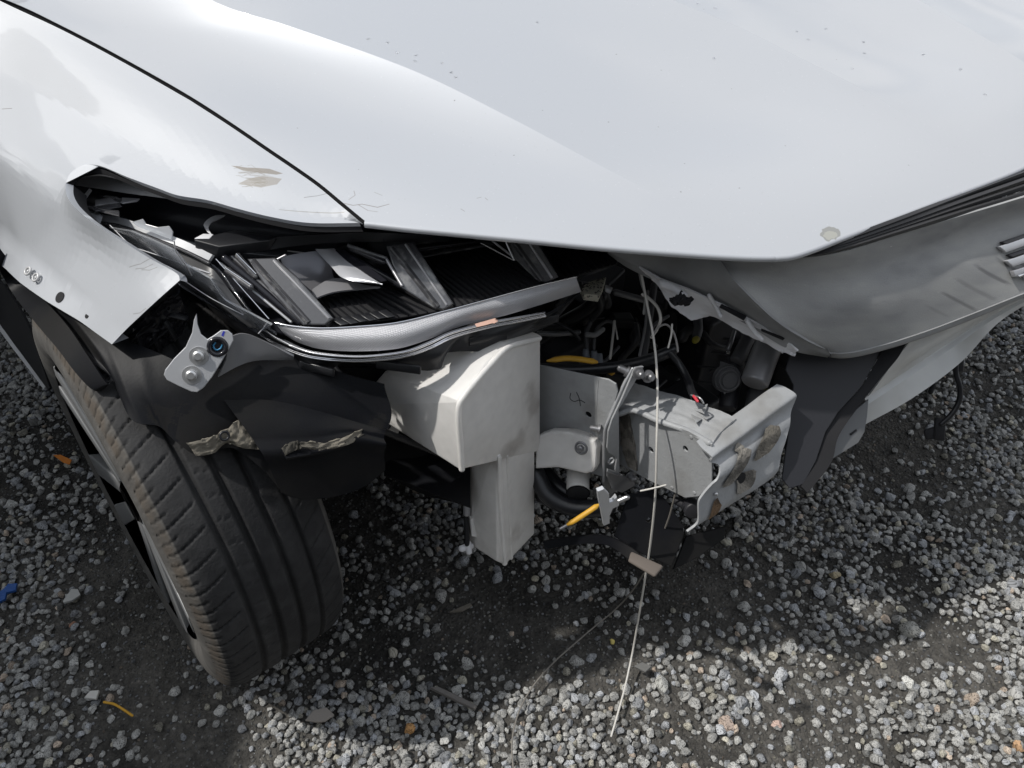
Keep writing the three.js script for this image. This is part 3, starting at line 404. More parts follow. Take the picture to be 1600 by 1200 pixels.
  fl.forEach(([a, b], k) => {
    mesh('lamp_floor', sheet([a.map(([x, y]) => PH(x, y, fh[k])), b.map(([x, y]) => PH(x, y, fh[k]))], 24, 6, 0.002), M.matte, hl);
    const A = crv(a.map(([x, y]) => PH(x, y, fh[k])), true), B = crv(b.map(([x, y]) => PH(x, y, fh[k])), true), g = [];
    const n = [13, 17, 9][k]; for (let i = 0; i < n; i++) { const t = (i + 0.5) / n, a1 = A(clamp(t - 0.12)), b1 = B(clamp(t + 0.04)); g.push(hull([a1, b1].flatMap((p) => [p.clone().add(V3(-0.0008, 0, 0)), p.clone().add(V3(0.0008, 0, 0.0008)), p.clone().add(V3(0, 0.0035, 0))]), 0)); }
    g.forEach((q) => mesh('rib', q, M.black, hl));
  });
  for (const [x, y] of [[533, 508], [548, 506], [563, 503], [578, 501], [592, 498], [606, 496]]) mesh('step', hull([PH(x, y, 0.704), PH(x + 11, y - 2, 0.704), PH(x - 14, y - 9, 0.706), PH(x - 3, y - 12, 0.706)], 0.0006), M.black, hl);
  // the three fins, each a thick block of smoked plastic with a ridged face
  const fin = (out, h0, h1, ridges) => {
    const ys = out.map((q) => q[1]), lo = Math.min(...ys), hi = Math.max(...ys), hh = (y) => mix(h0, h1, (y - lo) / (hi - lo));
    const pl = plane3(PH(out[0][0], out[0][1], hh(out[0][1])), PH(out[1][0], out[1][1], hh(out[1][1])), PH(out[3][0], out[3][1], hh(out[3][1])));
    const m = mesh('lamp_fin', plate(out, pl, 0.016, 0.002), M.smoke, hl, { label: 'smoked plastic fin' });
    for (const [a, b, w, mt, off] of ridges) { const p = PP(...a, pl), q = PP(...b, pl), n = pl.n; const side = q.clone().sub(p).cross(n).normalize(); mesh('fin_ridge', hull([p, q].flatMap((z) => [z.clone().addScaledVector(side, w), z.clone().addScaledVector(side, -w), z.clone().addScaledVector(n, off)]), 0.0008), mt, m); }
  };
  const R = (a, b, w = 0.0025, mt = M.smoke, off = 0.004) => [a, b, w, mt, off];
  fin([[386, 404], [430, 402], [462, 430], [521, 497], [508, 508], [474, 508], [412, 444]], 0.758, 0.705, [R([396, 408], [482, 504], 0.003, M.smoke, 0.003), R([428, 407], [514, 497], 0.0012, M.bezel, 0.0008)]);
  fin([[603, 384], [647, 379], [709, 474], [694, 484], [680, 482], [625, 448]], 0.758, 0.705, [R([612, 388], [684, 480], 0.003, M.smoke, 0.003), R([634, 382], [698, 476], 0.001, M.bezel, 0.0008)]);
  fin([[794, 375], [836, 372], [873, 433], [853, 442], [838, 438], [803, 404]], 0.756, 0.706, [R([804, 380], [846, 438], 0.003, M.smoke, 0.003), R([824, 375], [862, 434], 0.001, M.bezel, 0.0008)]);
  // side returns of the fins: dark slats with bright edges
  for (const [a, b, h0, h1, mt, r] of [[[352, 404], [470, 504], 0.755, 0.7, M.gloss, 0.005], [[364, 402], [480, 508], 0.752, 0.7, M.smoke, 0.004], [[345, 412], [455, 503], 0.748, 0.699, M.silver, 0.002], [[372, 400], [400, 432], 0.757, 0.74, M.smoke, 0.004], [[356, 423], [392, 449], 0.746, 0.735, M.smoke, 0.0045], [[370, 397], [400, 428], 0.762, 0.745, M.chrome, 0.001], [[353, 419], [392, 445], 0.751, 0.739, M.chrome, 0.001], [[338, 405], [420, 498], 0.756, 0.709, M.chrome, 0.0009], [[432, 406], [446, 399], 0.75, 0.755, M.bezel, 0.0016], [[450, 392], [480, 396], 0.735, 0.735, M.bezel, 0.001], [[545, 384], [603, 404], 0.757, 0.745, M.smoke, 0.003], [[603, 404], [628, 446], 0.745, 0.726, M.bezel, 0.0022], [[536, 394], [628, 447], 0.74, 0.716, M.gloss, 0.005], [[550, 389], [600, 410], 0.75, 0.742, M.gloss, 0.004], [[572, 420], [628, 449], 0.727, 0.714, M.chrome, 0.0013], [[752, 380], [803, 407], 0.752, 0.73, M.chrome, 0.0014], [[770, 377], [800, 400], 0.754, 0.738, M.bezel, 0.0016], [[790, 376], [803, 406], 0.755, 0.735, M.chrome, 0.0018]]) mesh('lamp_slat', tube([PH(...a, h0), PH(mix(a[0], b[0], 0.5), mix(a[1], b[1], 0.5), mix(h0, h1, 0.5)), PH(...b, h1)], r, 10, 6), mt, hl);
  // reflector bowl and its bright blade
  const RS = (L, h) => L.map(([x, y]) => PH(x, y, h));
  mesh('reflector_bowl', sheet([RS([[438, 402], [466, 396], [502, 391]], 0.742), RS([[446, 424], [476, 418], [516, 412]], 0.728), RS([[462, 446], [490, 440], [520, 428]], 0.716), RS([[478, 462], [500, 454], [524, 440]], 0.712)], 20, 20, 0.002), P({ color: rgb(0.2, 0.2, 0.215), metalness: 0.5, roughness: 0.3 }), hl, { label: 'grey reflector bowl' });
  mesh('reflector_blade', sheet([RS([[492, 389], [516, 415], [540, 436], [597, 445]], 0.747), RS([[507, 389], [530, 412], [556, 431], [597, 444.5]], 0.75), RS([[522, 388], [544, 408], [570, 427], [597, 444]], 0.747)], 24, 6, 0.001), P({ color: rgb(0.85, 0.86, 0.9), metalness: 0.55, roughness: 0.22 }), hl, { label: 'bright chrome reflector blade' });
  mesh('reflector_blade', sheet([RS([[524, 391], [548, 412], [596, 440]], 0.748), RS([[534, 389], [572, 414], [604, 438]], 0.748)], 12, 4, 0.001), M.gloss, hl);
  mesh('lamp_lens', sheet([[[488, 452], [515, 442], [545, 441], [566, 446]], [[488, 468], [520, 462], [560, 457], [594, 448]]].map((r) => r.map(([x, y]) => PH(x, y, 0.716))), 16, 6, 0.002, { warp: (p, s, t) => { p.y += 0.006 * Math.sin(Math.PI * s); } }), P({ color: rgb(0.2, 0.2, 0.21), roughness: 0.3 }), hl);
  mesh('cross_bar', hull([PH(655, 396, 0.715), PH(770, 378, 0.715), PH(662, 401, 0.715), PH(775, 381, 0.715)], 0.002), M.smoke, hl);
  mesh('cross_bar', hull([PH(650, 385, 0.745), PH(740, 374, 0.745), PH(652, 389, 0.745), PH(742, 378, 0.745)], 0.002), M.gloss, hl);
  // top shell: black arm below the hood edge
  mesh('lamp_arm', hull([PH(306, 376, 0.772), PH(343, 386, 0.77), PH(338, 400, 0.757), PH(307, 386, 0.762), PH(366, 361, 0.775), PH(420, 376, 0.77), PH(420, 390, 0.757), PH(430, 372, 0.77)], 0.0012), M.black, hl);
  mesh('lamp_arm', sheet([[[400, 374], [450, 369], [510, 366], [570, 363], [640, 366], [700, 370]], [[400, 394], [450, 386], [510, 380], [570, 378], [640, 378], [700, 378]]].map((r, i) => r.map(([x, y]) => PH(x, y, i ? 0.756 : 0.768))), 30, 5, 0.004), M.black, hl);
  mesh('lamp_tab', sheet([[[352, 336], [335, 337], [322, 345], [318, 352]], [[348, 339], [334, 342], [326, 350], [324, 362]], [[340, 343], [330, 348], [326, 358], [334, 370]]].map((r) => r.map(([x, y]) => PH(x, y, 0.773))), 14, 6, 0.001), M.white, hl, { label: 'white curved tab' });
  mesh('lamp_tab', hull([PH(305, 373, 0.7745), PH(318, 366, 0.774), PH(333, 367, 0.774), PH(327, 373, 0.774)], 0.0006), M.white, hl);
  // bright side strip, its lower cover and the shards of clear plastic
  mesh('light_guide', sheet([[[160, 335], [196, 342], [240, 358], [290, 377], [332, 398]], [[158, 345], [194, 352], [238, 369], [286, 388], [326, 407]]].map((r, i) => r.map(([x, y]) => PH(x, y, i ? 0.756 : 0.762))), 30, 4, 0.004), M.silver, hl, { label: 'bright silver light strip' });
  mesh('light_guide', tube([[163, 346], [200, 354], [240, 370], [290, 390], [326, 408]].map(([x, y]) => PH(x, y + 3, 0.753)), 0.0022, 30, 6), M.smoke, hl);
  mesh('side_bezel', sheet([[[163, 349], [200, 358], [250, 380], [300, 402], [330, 418], [360, 455], [402, 512]], [[172, 355], [203, 382], [245, 405], [290, 427], [330, 452], [350, 480], [390, 512]]].map((r, i) => r.map(([x, y]) => PH(x, y, (i ? 0.732 : 0.745) - Math.max(0, x - 330) * 0.0006))), 30, 6, 0.003), P({ color: rgb(0.05, 0.05, 0.052), roughness: 0.3 }), hl);
  mesh('bezel_edge', tube([[172, 354], [203, 384], [240, 396], [290, 415], [328, 427]].map(([x, y]) => PH(x, y, 0.75)), 0.0011, 40, 6), M.chrome, hl);
  mesh('bezel_edge', tube([[325, 408], [345, 425], [370, 460], [400, 497], [430, 520]].map(([x, y]) => PH(x, y, 0.752 - (x - 325) * 0.0005)), 0.0022, 40, 6), M.lens, hl);
  mesh('clear_cover_edge', tube([[281, 446], [320, 470], [360, 494], [404, 520]].map(([x, y]) => PH(x, y, 0.748 - (x - 281) * 0.0006)), 0.0013, 30, 6), M.lens, hl);
  for (const L of [[[172, 352], [205, 384], [250, 418], [281, 445]], [[404, 521], [412, 513], [425, 507]], [[208, 386], [262, 404], [328, 426]], [[290, 440], [330, 466], [380, 492]], [[330, 437], [352, 468], [400, 494], [424, 507]]]) mesh('cover_edge_line', tube(L.map(([x, y]) => PH(x, y, 0.768 - Math.max(0, x - 281) * 0.0005)), 0.0006, 30, 5), M.white, hl);
  const lensPl = plane3(PH(165, 350, 0.772), PH(420, 520, 0.7), PH(290, 425, 0.765));
  mesh('clear_cover', plate([[170, 356], [205, 362], [240, 377], [268, 390], [276, 396], [290, 414], [330, 437], [352, 470], [424, 508], [404, 522], [350, 490], [281, 444], [215, 395]], lensPl, 0.0025, 0.0006), P({ color: rgb(0.75, 0.77, 0.8), transmission: 0.82, thickness: 0, roughness: 0.22 }), hl, { label: 'broken piece of clear cover' });
  mesh('shard', plate([[206, 347], [223, 342], [228, 350], [239, 353], [246, 355], [264, 353], [270, 362], [268, 375], [240, 364], [215, 354]], plane3(PH(206, 347, 0.774), PH(270, 362, 0.77), PH(240, 364, 0.766)), 0.002, 0.0005), P({ color: rgb(0.75, 0.77, 0.8), roughness: 0.25, transmission: 0.6, thickness: 0 }), hl);
  for (const [a, b, c, d] of [[[140, 322], [186, 318], [190, 323], [150, 330]], [[150, 313], [172, 310], [188, 317], [150, 321]], [[152, 304], [175, 306], [200, 312], [188, 316], [160, 311]], [[176, 309], [218, 311], [214, 315], [192, 318]], [[124, 322], [148, 324], [186, 330], [186, 338], [130, 334]]]) mesh('shard', hull([a, b, c, d].map(([x, y], i) => PH(x, y, 0.774 + (i % 2) * 0.002)), 0.0008), rnd() < 0.5 ? M.bezel : M.smoke, hl);
  mesh('shard', hull([[126, 331], [150, 330], [160, 338], [155, 352], [150, 350]].map(([x, y]) => PH(x, y, 0.768)), 0.001), P({ color: rgb(0.5, 0.52, 0.55), roughness: 0.2, transmission: 0.5, thickness: 0 }), hl);
  mesh('crack', tube([[273, 376], [276, 392], [290, 412], [300, 430]].map(([x, y]) => PP(x, y, lensPl).addScaledVector(lensPl.n, 0.0006)), 0.0007, 14, 5), M.white, hl);
  mesh('clip', hull([[128, 311], [140, 296], [143, 298], [132, 313]].map(([x, y]) => PH(x, y, 0.785)), 0.001), M.silver, hl);
  // white inner flange of the fender seen inside the opening
  mesh('inner_flange', sheet([[[138, 275], [160, 273], [200, 283], [250, 298], [300, 311], [332, 317]], [[117, 289], [150, 294], [200, 302], [250, 309], [295, 315], [330, 319]]].map((r, i) => r.map(([x, y]) => PH(x, y, 0.79 - i * 0.006))), 30, 6, 0.0015, { warp: (p, s, t) => { p.y += 0.003 * Math.sin(Math.PI * t); } }), M.paint, hl, { label: 'white inner fender flange' });
}

// ================================================================ WHEEL ARCH LINER
{
  const lr = grp('wheel_arch_liner', car, 'black plastic wheel arch liner with a torn, scuffed lower edge');
  const q = (L, r) => L.map(([x, y, k]) => PR(x, y, k ?? r));
  const inner = [[0, 424], [40, 470], [80, 515], [115, 560], [146, 606], [160, 613], [176, 596], [200, 645], [206, 664], [226, 654], [262, 672], [275, 690]];
  // outer lip over the tyre
  mesh('liner_lip', sheet([q([[0, 388], [40, 440], [80, 480], [110, 515], [140, 560], [166, 598], [176, 596]], 0.362), q([[-12, 400], [18, 455], [52, 500], [90, 545], [118, 582], [142, 607], [158, 612]], 0.346)], 40, 6, 0.003, { arc: false }), M.liner, lr);
  const top = [[40, 400], [100, 470], [175, 520], [240, 548], [300, 572], [360, 575], [430, 556], [500, 572], [560, 590], [600, 600]];
  const midd = [[80, 470], [135, 525], [185, 585], [230, 610], [290, 620], [350, 625], [420, 625], [490, 640], [560, 660], [603, 672]];
  const low = [[150, 570], [176, 592], [205, 655], [248, 666], [275, 690], [312, 712], [362, 700], [412, 735], [445, 772], [480, 781]];
  const rT = [0.362, 0.366, 0.372, 0.38, 0.388, 0.394, 0.4, 0.408, 0.418, 0.43], rM = [0.358, 0.361, 0.365, 0.37, 0.376, 0.382, 0.388, 0.396, 0.406, 0.42], rL = [0.354, 0.355, 0.356, 0.357, 0.358, 0.359, 0.361, 0.363, 0.365, 0.367];
  const Z = (L, r) => L.map(([x, y], i) => PR(x, y, r[i]));
  mesh('liner_shell', sheet([Z(top, rT), Z(midd, rM), Z(low, rL)], 90, 34, 0.003, { warp: (p, s, t) => { const f = 0.0006 * (fbm(s * 9, t * 4, 0, 77, 3) - 0.5); const rg = 0.0018 * (Math.exp(-(((s - 0.3 - t * 0.06) / 0.022) ** 2)) + 0.6 * Math.exp(-(((s - 0.19 - t * 0.08) / 0.016) ** 2))) * sm(0.02, 0.25, t); p.z += f + rg * 0.7; p.y += f * 0.5 + rg * 0.6; } }), M.liner, lr);
  mesh('liner_nose', sheet([Z(midd.slice(5), [0.387, 0.392, 0.402, 0.412, 0.425]), Z([[404, 700], [445, 700], [500, 694], [550, 682], [600, 690]], [0.385, 0.39, 0.4, 0.41, 0.42]), Z([[440, 770], [478, 781], [530, 774], [570, 760], [602, 735]], [0.37, 0.372, 0.38, 0.39, 0.4])], 40, 24, 0.003, { warp: (p, s, t) => { const f = 0.001 * (fbm(s * 8, t * 6, 0, 79, 3) - 0.5); p.z += f + 0.006 * sm(0.44, 0.5, t) * sm(0.75, 0.5, t); } }), M.liner, lr);
  // folded step and bolt boss
  mesh('liner_fold', sheet([[[440, 704], [500, 696], [560, 684]], [[448, 716], [500, 707], [566, 690]]].map((r, i) => r.map(([x, y]) => PR(x, y, i ? 0.408 : 0.4))), 20, 4, 0.003), M.liner, lr);
  const tan = P({ map: dataTex(256, 0.12, tint([0.19, 0.172, 0.14], [0.03, 0.028, 0.025], 1, 0.42, 0.62, 83, 4), true), roughness: 0.95, bumpMap: bumpT, bumpScale: 0.0006 });
  const tornW = (a) => (p, s, t) => { const f = 0.007 * (fbm(s * 14 + a, t * 6, 0, 87, 4) - 0.5); p.y += f * (0.5 + 1.6 * Math.abs(t - 0.5)); p.z += f; };
  mesh('torn_edge', sheet([[[292, 692, 0.374], [325, 684, 0.378], [352, 673, 0.38], [366, 660, 0.384], [384, 652, 0.386]], [[300, 703, 0.37], [330, 697, 0.372], [350, 686, 0.375], [372, 684, 0.378], [398, 672, 0.384]], [[306, 713, 0.365], [334, 708, 0.366], [354, 692, 0.37], [380, 700, 0.372], [411, 703, 0.378]]].map((r) => q(r)), 34, 14, 0.002, { warp: tornW(0) }), tan, lr, { label: 'torn tan scuffed edge' });
  mesh('torn_edge', sheet([[[470, 690], [505, 692], [535, 684], [566, 670]], [[472, 700], [505, 702], [540, 696], [570, 682]]].map((r) => r.map(([x, y]) => PR(x, y, 0.415))), 24, 8, 0.002, { warp: tornW(4) }), tan, lr);
  mesh('torn_edge', sheet([[[440, 700], [456, 690], [470, 690]], [[446, 712], [460, 704], [474, 700]]].map((r) => r.map(([x, y]) => PR(x, y, 0.408))), 14, 6, 0.002, { warp: tornW(9) }), P({ color: rgb(0.06, 0.055, 0.045), roughness: 0.9 }), lr);
  mesh('liner_clip', orient(new THREE.TorusGeometry(0.005, 0.0016, 8, 20), PR(351, 681, 0.388), V3(0, 0.6, 1)), M.black, lr);
  // panel between the liner and the washer tank, and the dark flat below the tank
  mesh('liner_panel', sheet([[PH(420, 560, 0.62), PH(520, 575, 0.6), PH(620, 570, 0.58)], [PH(590, 655, 0.5), PH(640, 690, 0.47), PH(715, 700, 0.44)], [PH(600, 740, 0.43), PH(660, 772, 0.4), PH(735, 790, 0.37)]].map((r) => r.map((p) => p.clone().addScaledVector(p.clone().sub(EYE).normalize(), 0.05))), 24, 14, 0.003), M.liner, lr);
  mesh('liner_panel', sheet([[[604, 722], [640, 705], [690, 708], [735, 720]], [[600, 742], [640, 755], [680, 772], [735, 792]]].map((r) => r.map(([x, y]) => PH(x, y, 0.41))), 20, 8, 0.003), M.liner, lr);
}

// ================================================================ FENDER BRACKET and the crushed bracket beside it
{
  const pl = plane3(PH(306, 490, 0.742), PH(300, 610, 0.668), PH(362, 530, 0.712));
  const pp = (x, y, k = 0) => PP(x, y, pl).addScaledVector(pl.n, k);
  const br = mesh('fender_bracket', plate([[307, 490], [309, 508], [314, 522], [324, 530], [334, 524], [345, 516], [356, 516], [363, 522], [365, 532], [358, 545], [346, 566], [331, 590], [318, 606], [308, 613], [299, 612], [279, 603], [261, 594], [256, 586], [258, 578], [272, 560], [290, 542], [300, 520], [303, 500]], pl, 0.0035, 0.0008, [[340, 542, 13]]), M.silver, car, { label: 'silver steel fender bracket with two bolts' });
  mesh('bracket_arm', sheet([[[352, 530], [380, 523], [420, 540], [457, 560]], [[352, 560], [380, 545], [420, 554], [457, 564]], [[338, 592], [370, 575], [400, 567], [456, 567]]].map((r, i) => r.map(([x, y], j) => pp(x, y, -0.008 - 0.004 * j - i * 0.004))), 30, 10, 0.003), P({ color: rgb(0.3, 0.305, 0.32), metalness: 0.5, roughness: 0.4 }), br);
  mesh('bolt', boltGeo(pp(311, 556), pl.n, 0.0075), M.bolt, br); mesh('bolt', boltGeo(pp(300, 586), pl.n, 0.0075), M.bolt, br);
  const gr = mesh('grommet', [orient(new THREE.TorusGeometry(0.0095, 0.003, 10, 32), pp(340, 542, -0.001), pl.n), orient(new THREE.CylinderGeometry(0.0095, 0.0095, 0.006, 24).rotateX(Math.PI / 2), pp(340, 542, -0.006), pl.n)], M.gloss, br);
  mesh('blue_mark', plate([[346, 524], [349, 517], [352, 518], [349, 526]], pl, 0.0005, 0).translate(pl.n.x * 0.0004, pl.n.y * 0.0004, pl.n.z * 0.0004), P({ color: rgb(0.03, 0.04, 0.4), roughness: 0.6 }), br);
  mesh('blue_ring', tube([[336, 536], [333, 541], [337, 547], [344, 545], [347, 539]].map(([x, y]) => pp(x, y, -0.0025)), 0.0011, 16, 6), P({ color: rgb(0.05, 0.25, 0.45), roughness: 0.4 }), br);
  const cb = grp('crushed_clip', car, 'crushed black plastic mounting clip under the fender corner');
  const cpl = plane3(PH(200, 520, 0.69), PH(285, 460, 0.735), PH(250, 550, 0.655));
  mesh('clip_body', sheet([[[278, 452], [250, 478], [222, 502], [196, 530]], [[286, 478], [262, 505], [236, 524], [206, 545]], [[292, 505], [270, 535], [244, 552], [222, 557]]].map((r) => r.map(([x, y]) => PP(x, y, cpl))), 34, 26, 0.004, { warp: (p, s, t) => { const f = 0.014 * (fbm(s * 7, t * 6, 0, 141, 3) - 0.5); p.addScaledVector(cpl.n, f); } }), M.gloss, cb);
  mesh('clip_edge', plate([[200, 510], [282, 440], [285, 452], [283, 472], [262, 492], [206, 532], [196, 545], [192, 535]], cpl, 0.003, 0.0006, [[268, 472, 5, 4]]).translate(0, 0.006, -0.004), M.black, cb);
  for (const [a, b] of [[[205, 530], [240, 505]], [[225, 545], [262, 512]], [[240, 520], [250, 548]], [[258, 500], [274, 528]], [[214, 520], [226, 548]], [[266, 490], [290, 496]]]) mesh('clip_rib', hull([PP(...a, cpl), PP(...b, cpl)].flatMap((p) => [p.clone().addScaledVector(cpl.n, 0.006), p.clone().addScaledVector(cpl.n, -0.003), p.clone().add(V3(0.002, 0.001, 0.002))]), 0.0012), M.black, cb);
}

// ================================================================ WASHER TANK
{
  const tk = grp('washer_tank', car, 'dirty white plastic washer fluid tank hanging below the headlight');
  const pl = plane3(PH(787, 883, 0.26), PH(833, 833, 0.26), PH(843, 522, 0.62)), r = 0.005;
  const pp = (x, y, k = 0) => PP(x, y, pl).addScaledVector(pl.n, k);
  const bk = (p, d) => p.clone().add(V3(-0.35, 0, -0.94).multiplyScalar(d));
  const L = [PH(592, 600, 0.545), PH(592, 642, 0.5), PH(606, 584, 0.57)];
  const cor = [pp(718, 627), pp(720, 727), pp(838, 527), pp(838, 700), pp(786, 546), pp(757, 573)];
  mesh('tank_body', hull([...cor, ...L, bk(pp(838, 527), 0.08), bk(pp(838, 700), 0.07), bk(L[1], 0.03)], r), M.hdpe, tk);
  const cb = [pp(776, 700), pp(830, 690), pp(830, 832), pp(788, 877), pp(777, 872)];
  const lf = [PH(738, 712, 0.415), PH(742, 848, 0.285)];
  mesh('tank_foot', hull([...cb, ...lf, bk(pp(830, 832), 0.05), bk(pp(830, 690), 0.05), bk(lf[1], 0.01)], 0.0045), M.hdpe, tk);
  mesh('moulded_edge', tube([pp(838, 527, 0.0045), pp(787, 543, 0.0045), pp(763, 567, 0.0045), pp(722, 615, 0.0045), pp(714, 630, 0.004), pp(716, 700, 0.004), pp(718, 731, 0.004)], 0.0042, 60, 8), M.hdpe, tk);
  mesh('moulded_edge', tube([pp(775, 712, 0.0045), pp(778, 790, 0.0045), pp(785, 878, 0.0045)], 0.0042, 40, 8), M.hdpe, tk);
  mesh('moulded_edge', tube([pp(789, 712, 0.003), pp(792, 790, 0.003), pp(796, 870, 0.003)], 0.0036, 40, 8), M.hdpe, tk);
  mesh('moulded_edge', tube([PH(668, 591, 0.574), PH(700, 583, 0.579), PH(735, 577, 0.585), PH(762, 569, 0.592)].map((p) => p.add(V3(0, 0.002, 0))), 0.0028, 30, 8), M.hdpe, tk);
  const box = plane3(PH(588, 645, 0.51), PH(626, 654, 0.5), PH(620, 682, 0.475));
  const sk = mesh('hose_socket', plate([[586, 640], [600, 634], [627, 645], [629, 656], [621, 682], [588, 664]], box, 0.03, 0.002), M.hdpe, tk);
  mesh('plug', [orient(new THREE.CylinderGeometry(0.0085, 0.0085, 0.012, 20).rotateX(Math.PI / 2), PP(600, 661, box), box.n), orient(new THREE.TorusGeometry(0.0085, 0.0025, 8, 24), PP(600, 661, box).addScaledVector(box.n, 0.005), box.n)], M.gloss, sk);
  const lb = plane3(PH(735, 812, 0.34), PH(768, 818, 0.325), PH(764, 843, 0.3));
  mesh('latch', plate([[735, 810], [762, 811], [769, 821], [765, 828], [768, 837], [762, 845], [737, 838]], lb, 0.02, 0.0018), M.hdpe, tk);
  // side arm bolted to the rail
  const ap = plane3(PH(838, 700, 0.43), PH(925, 690, 0.47), PH(925, 735, 0.43));
  const arm = mesh('mounting_arm', plate([[836, 690], [842, 680], [860, 674], [890, 675], [915, 681], [929, 689], [932, 700], [930, 730], [926, 738], [915, 741], [890, 735], [870, 731], [836, 733]], ap, 0.022, 0.004), M.hdpe, tk);
  mesh('bolt', [boltGeo(PP(908, 700, ap).addScaledVector(ap.n, -0.002), ap.n, 0.0055, 0.007), orient(new THREE.TorusGeometry(0.0088, 0.0018, 8, 24), PP(908, 700, ap), ap.n)], M.greyPipe, arm);
  mesh('hose_nozzle', [tube([PH(722, 857, 0.29), PH(735, 853, 0.29)], 0.0058, 10, 10), tube([PH(731, 848, 0.3), PH(733, 862, 0.287)], 0.005, 8, 10)], M.white, tk);
  mesh('washer_hose', tube([PH(722, 735, 0.4), PH(727, 760, 0.385), PH(728, 800, 0.345), PH(730, 830, 0.318), PH(730, 850, 0.3)], 0.0042, 40, 8), M.black, tk);
  mesh('hose_sleeve', tube([PH(729, 786, 0.36), PH(729.5, 802, 0.345)], 0.0055, 8, 10), M.bezel, tk);
}
mesh('sensor_cable', corr([PH(535, 588, 0.62), PH(548, 618, 0.6), PH(566, 645, 0.575), PH(584, 664, 0.55), PH(610, 678, 0.525), PH(640, 690, 0.5), PH(680, 706, 0.47), PH(716, 722, 0.44)], 0.0052, 150), M.black, car, { label: 'black corrugated cable looping below the tank' });
mesh('sensor_cable', tube([PH(520, 570, 0.63), PH(535, 588, 0.62), PH(552, 622, 0.6), PH(580, 658, 0.56)], 0.0035, 40, 8), M.black, car);

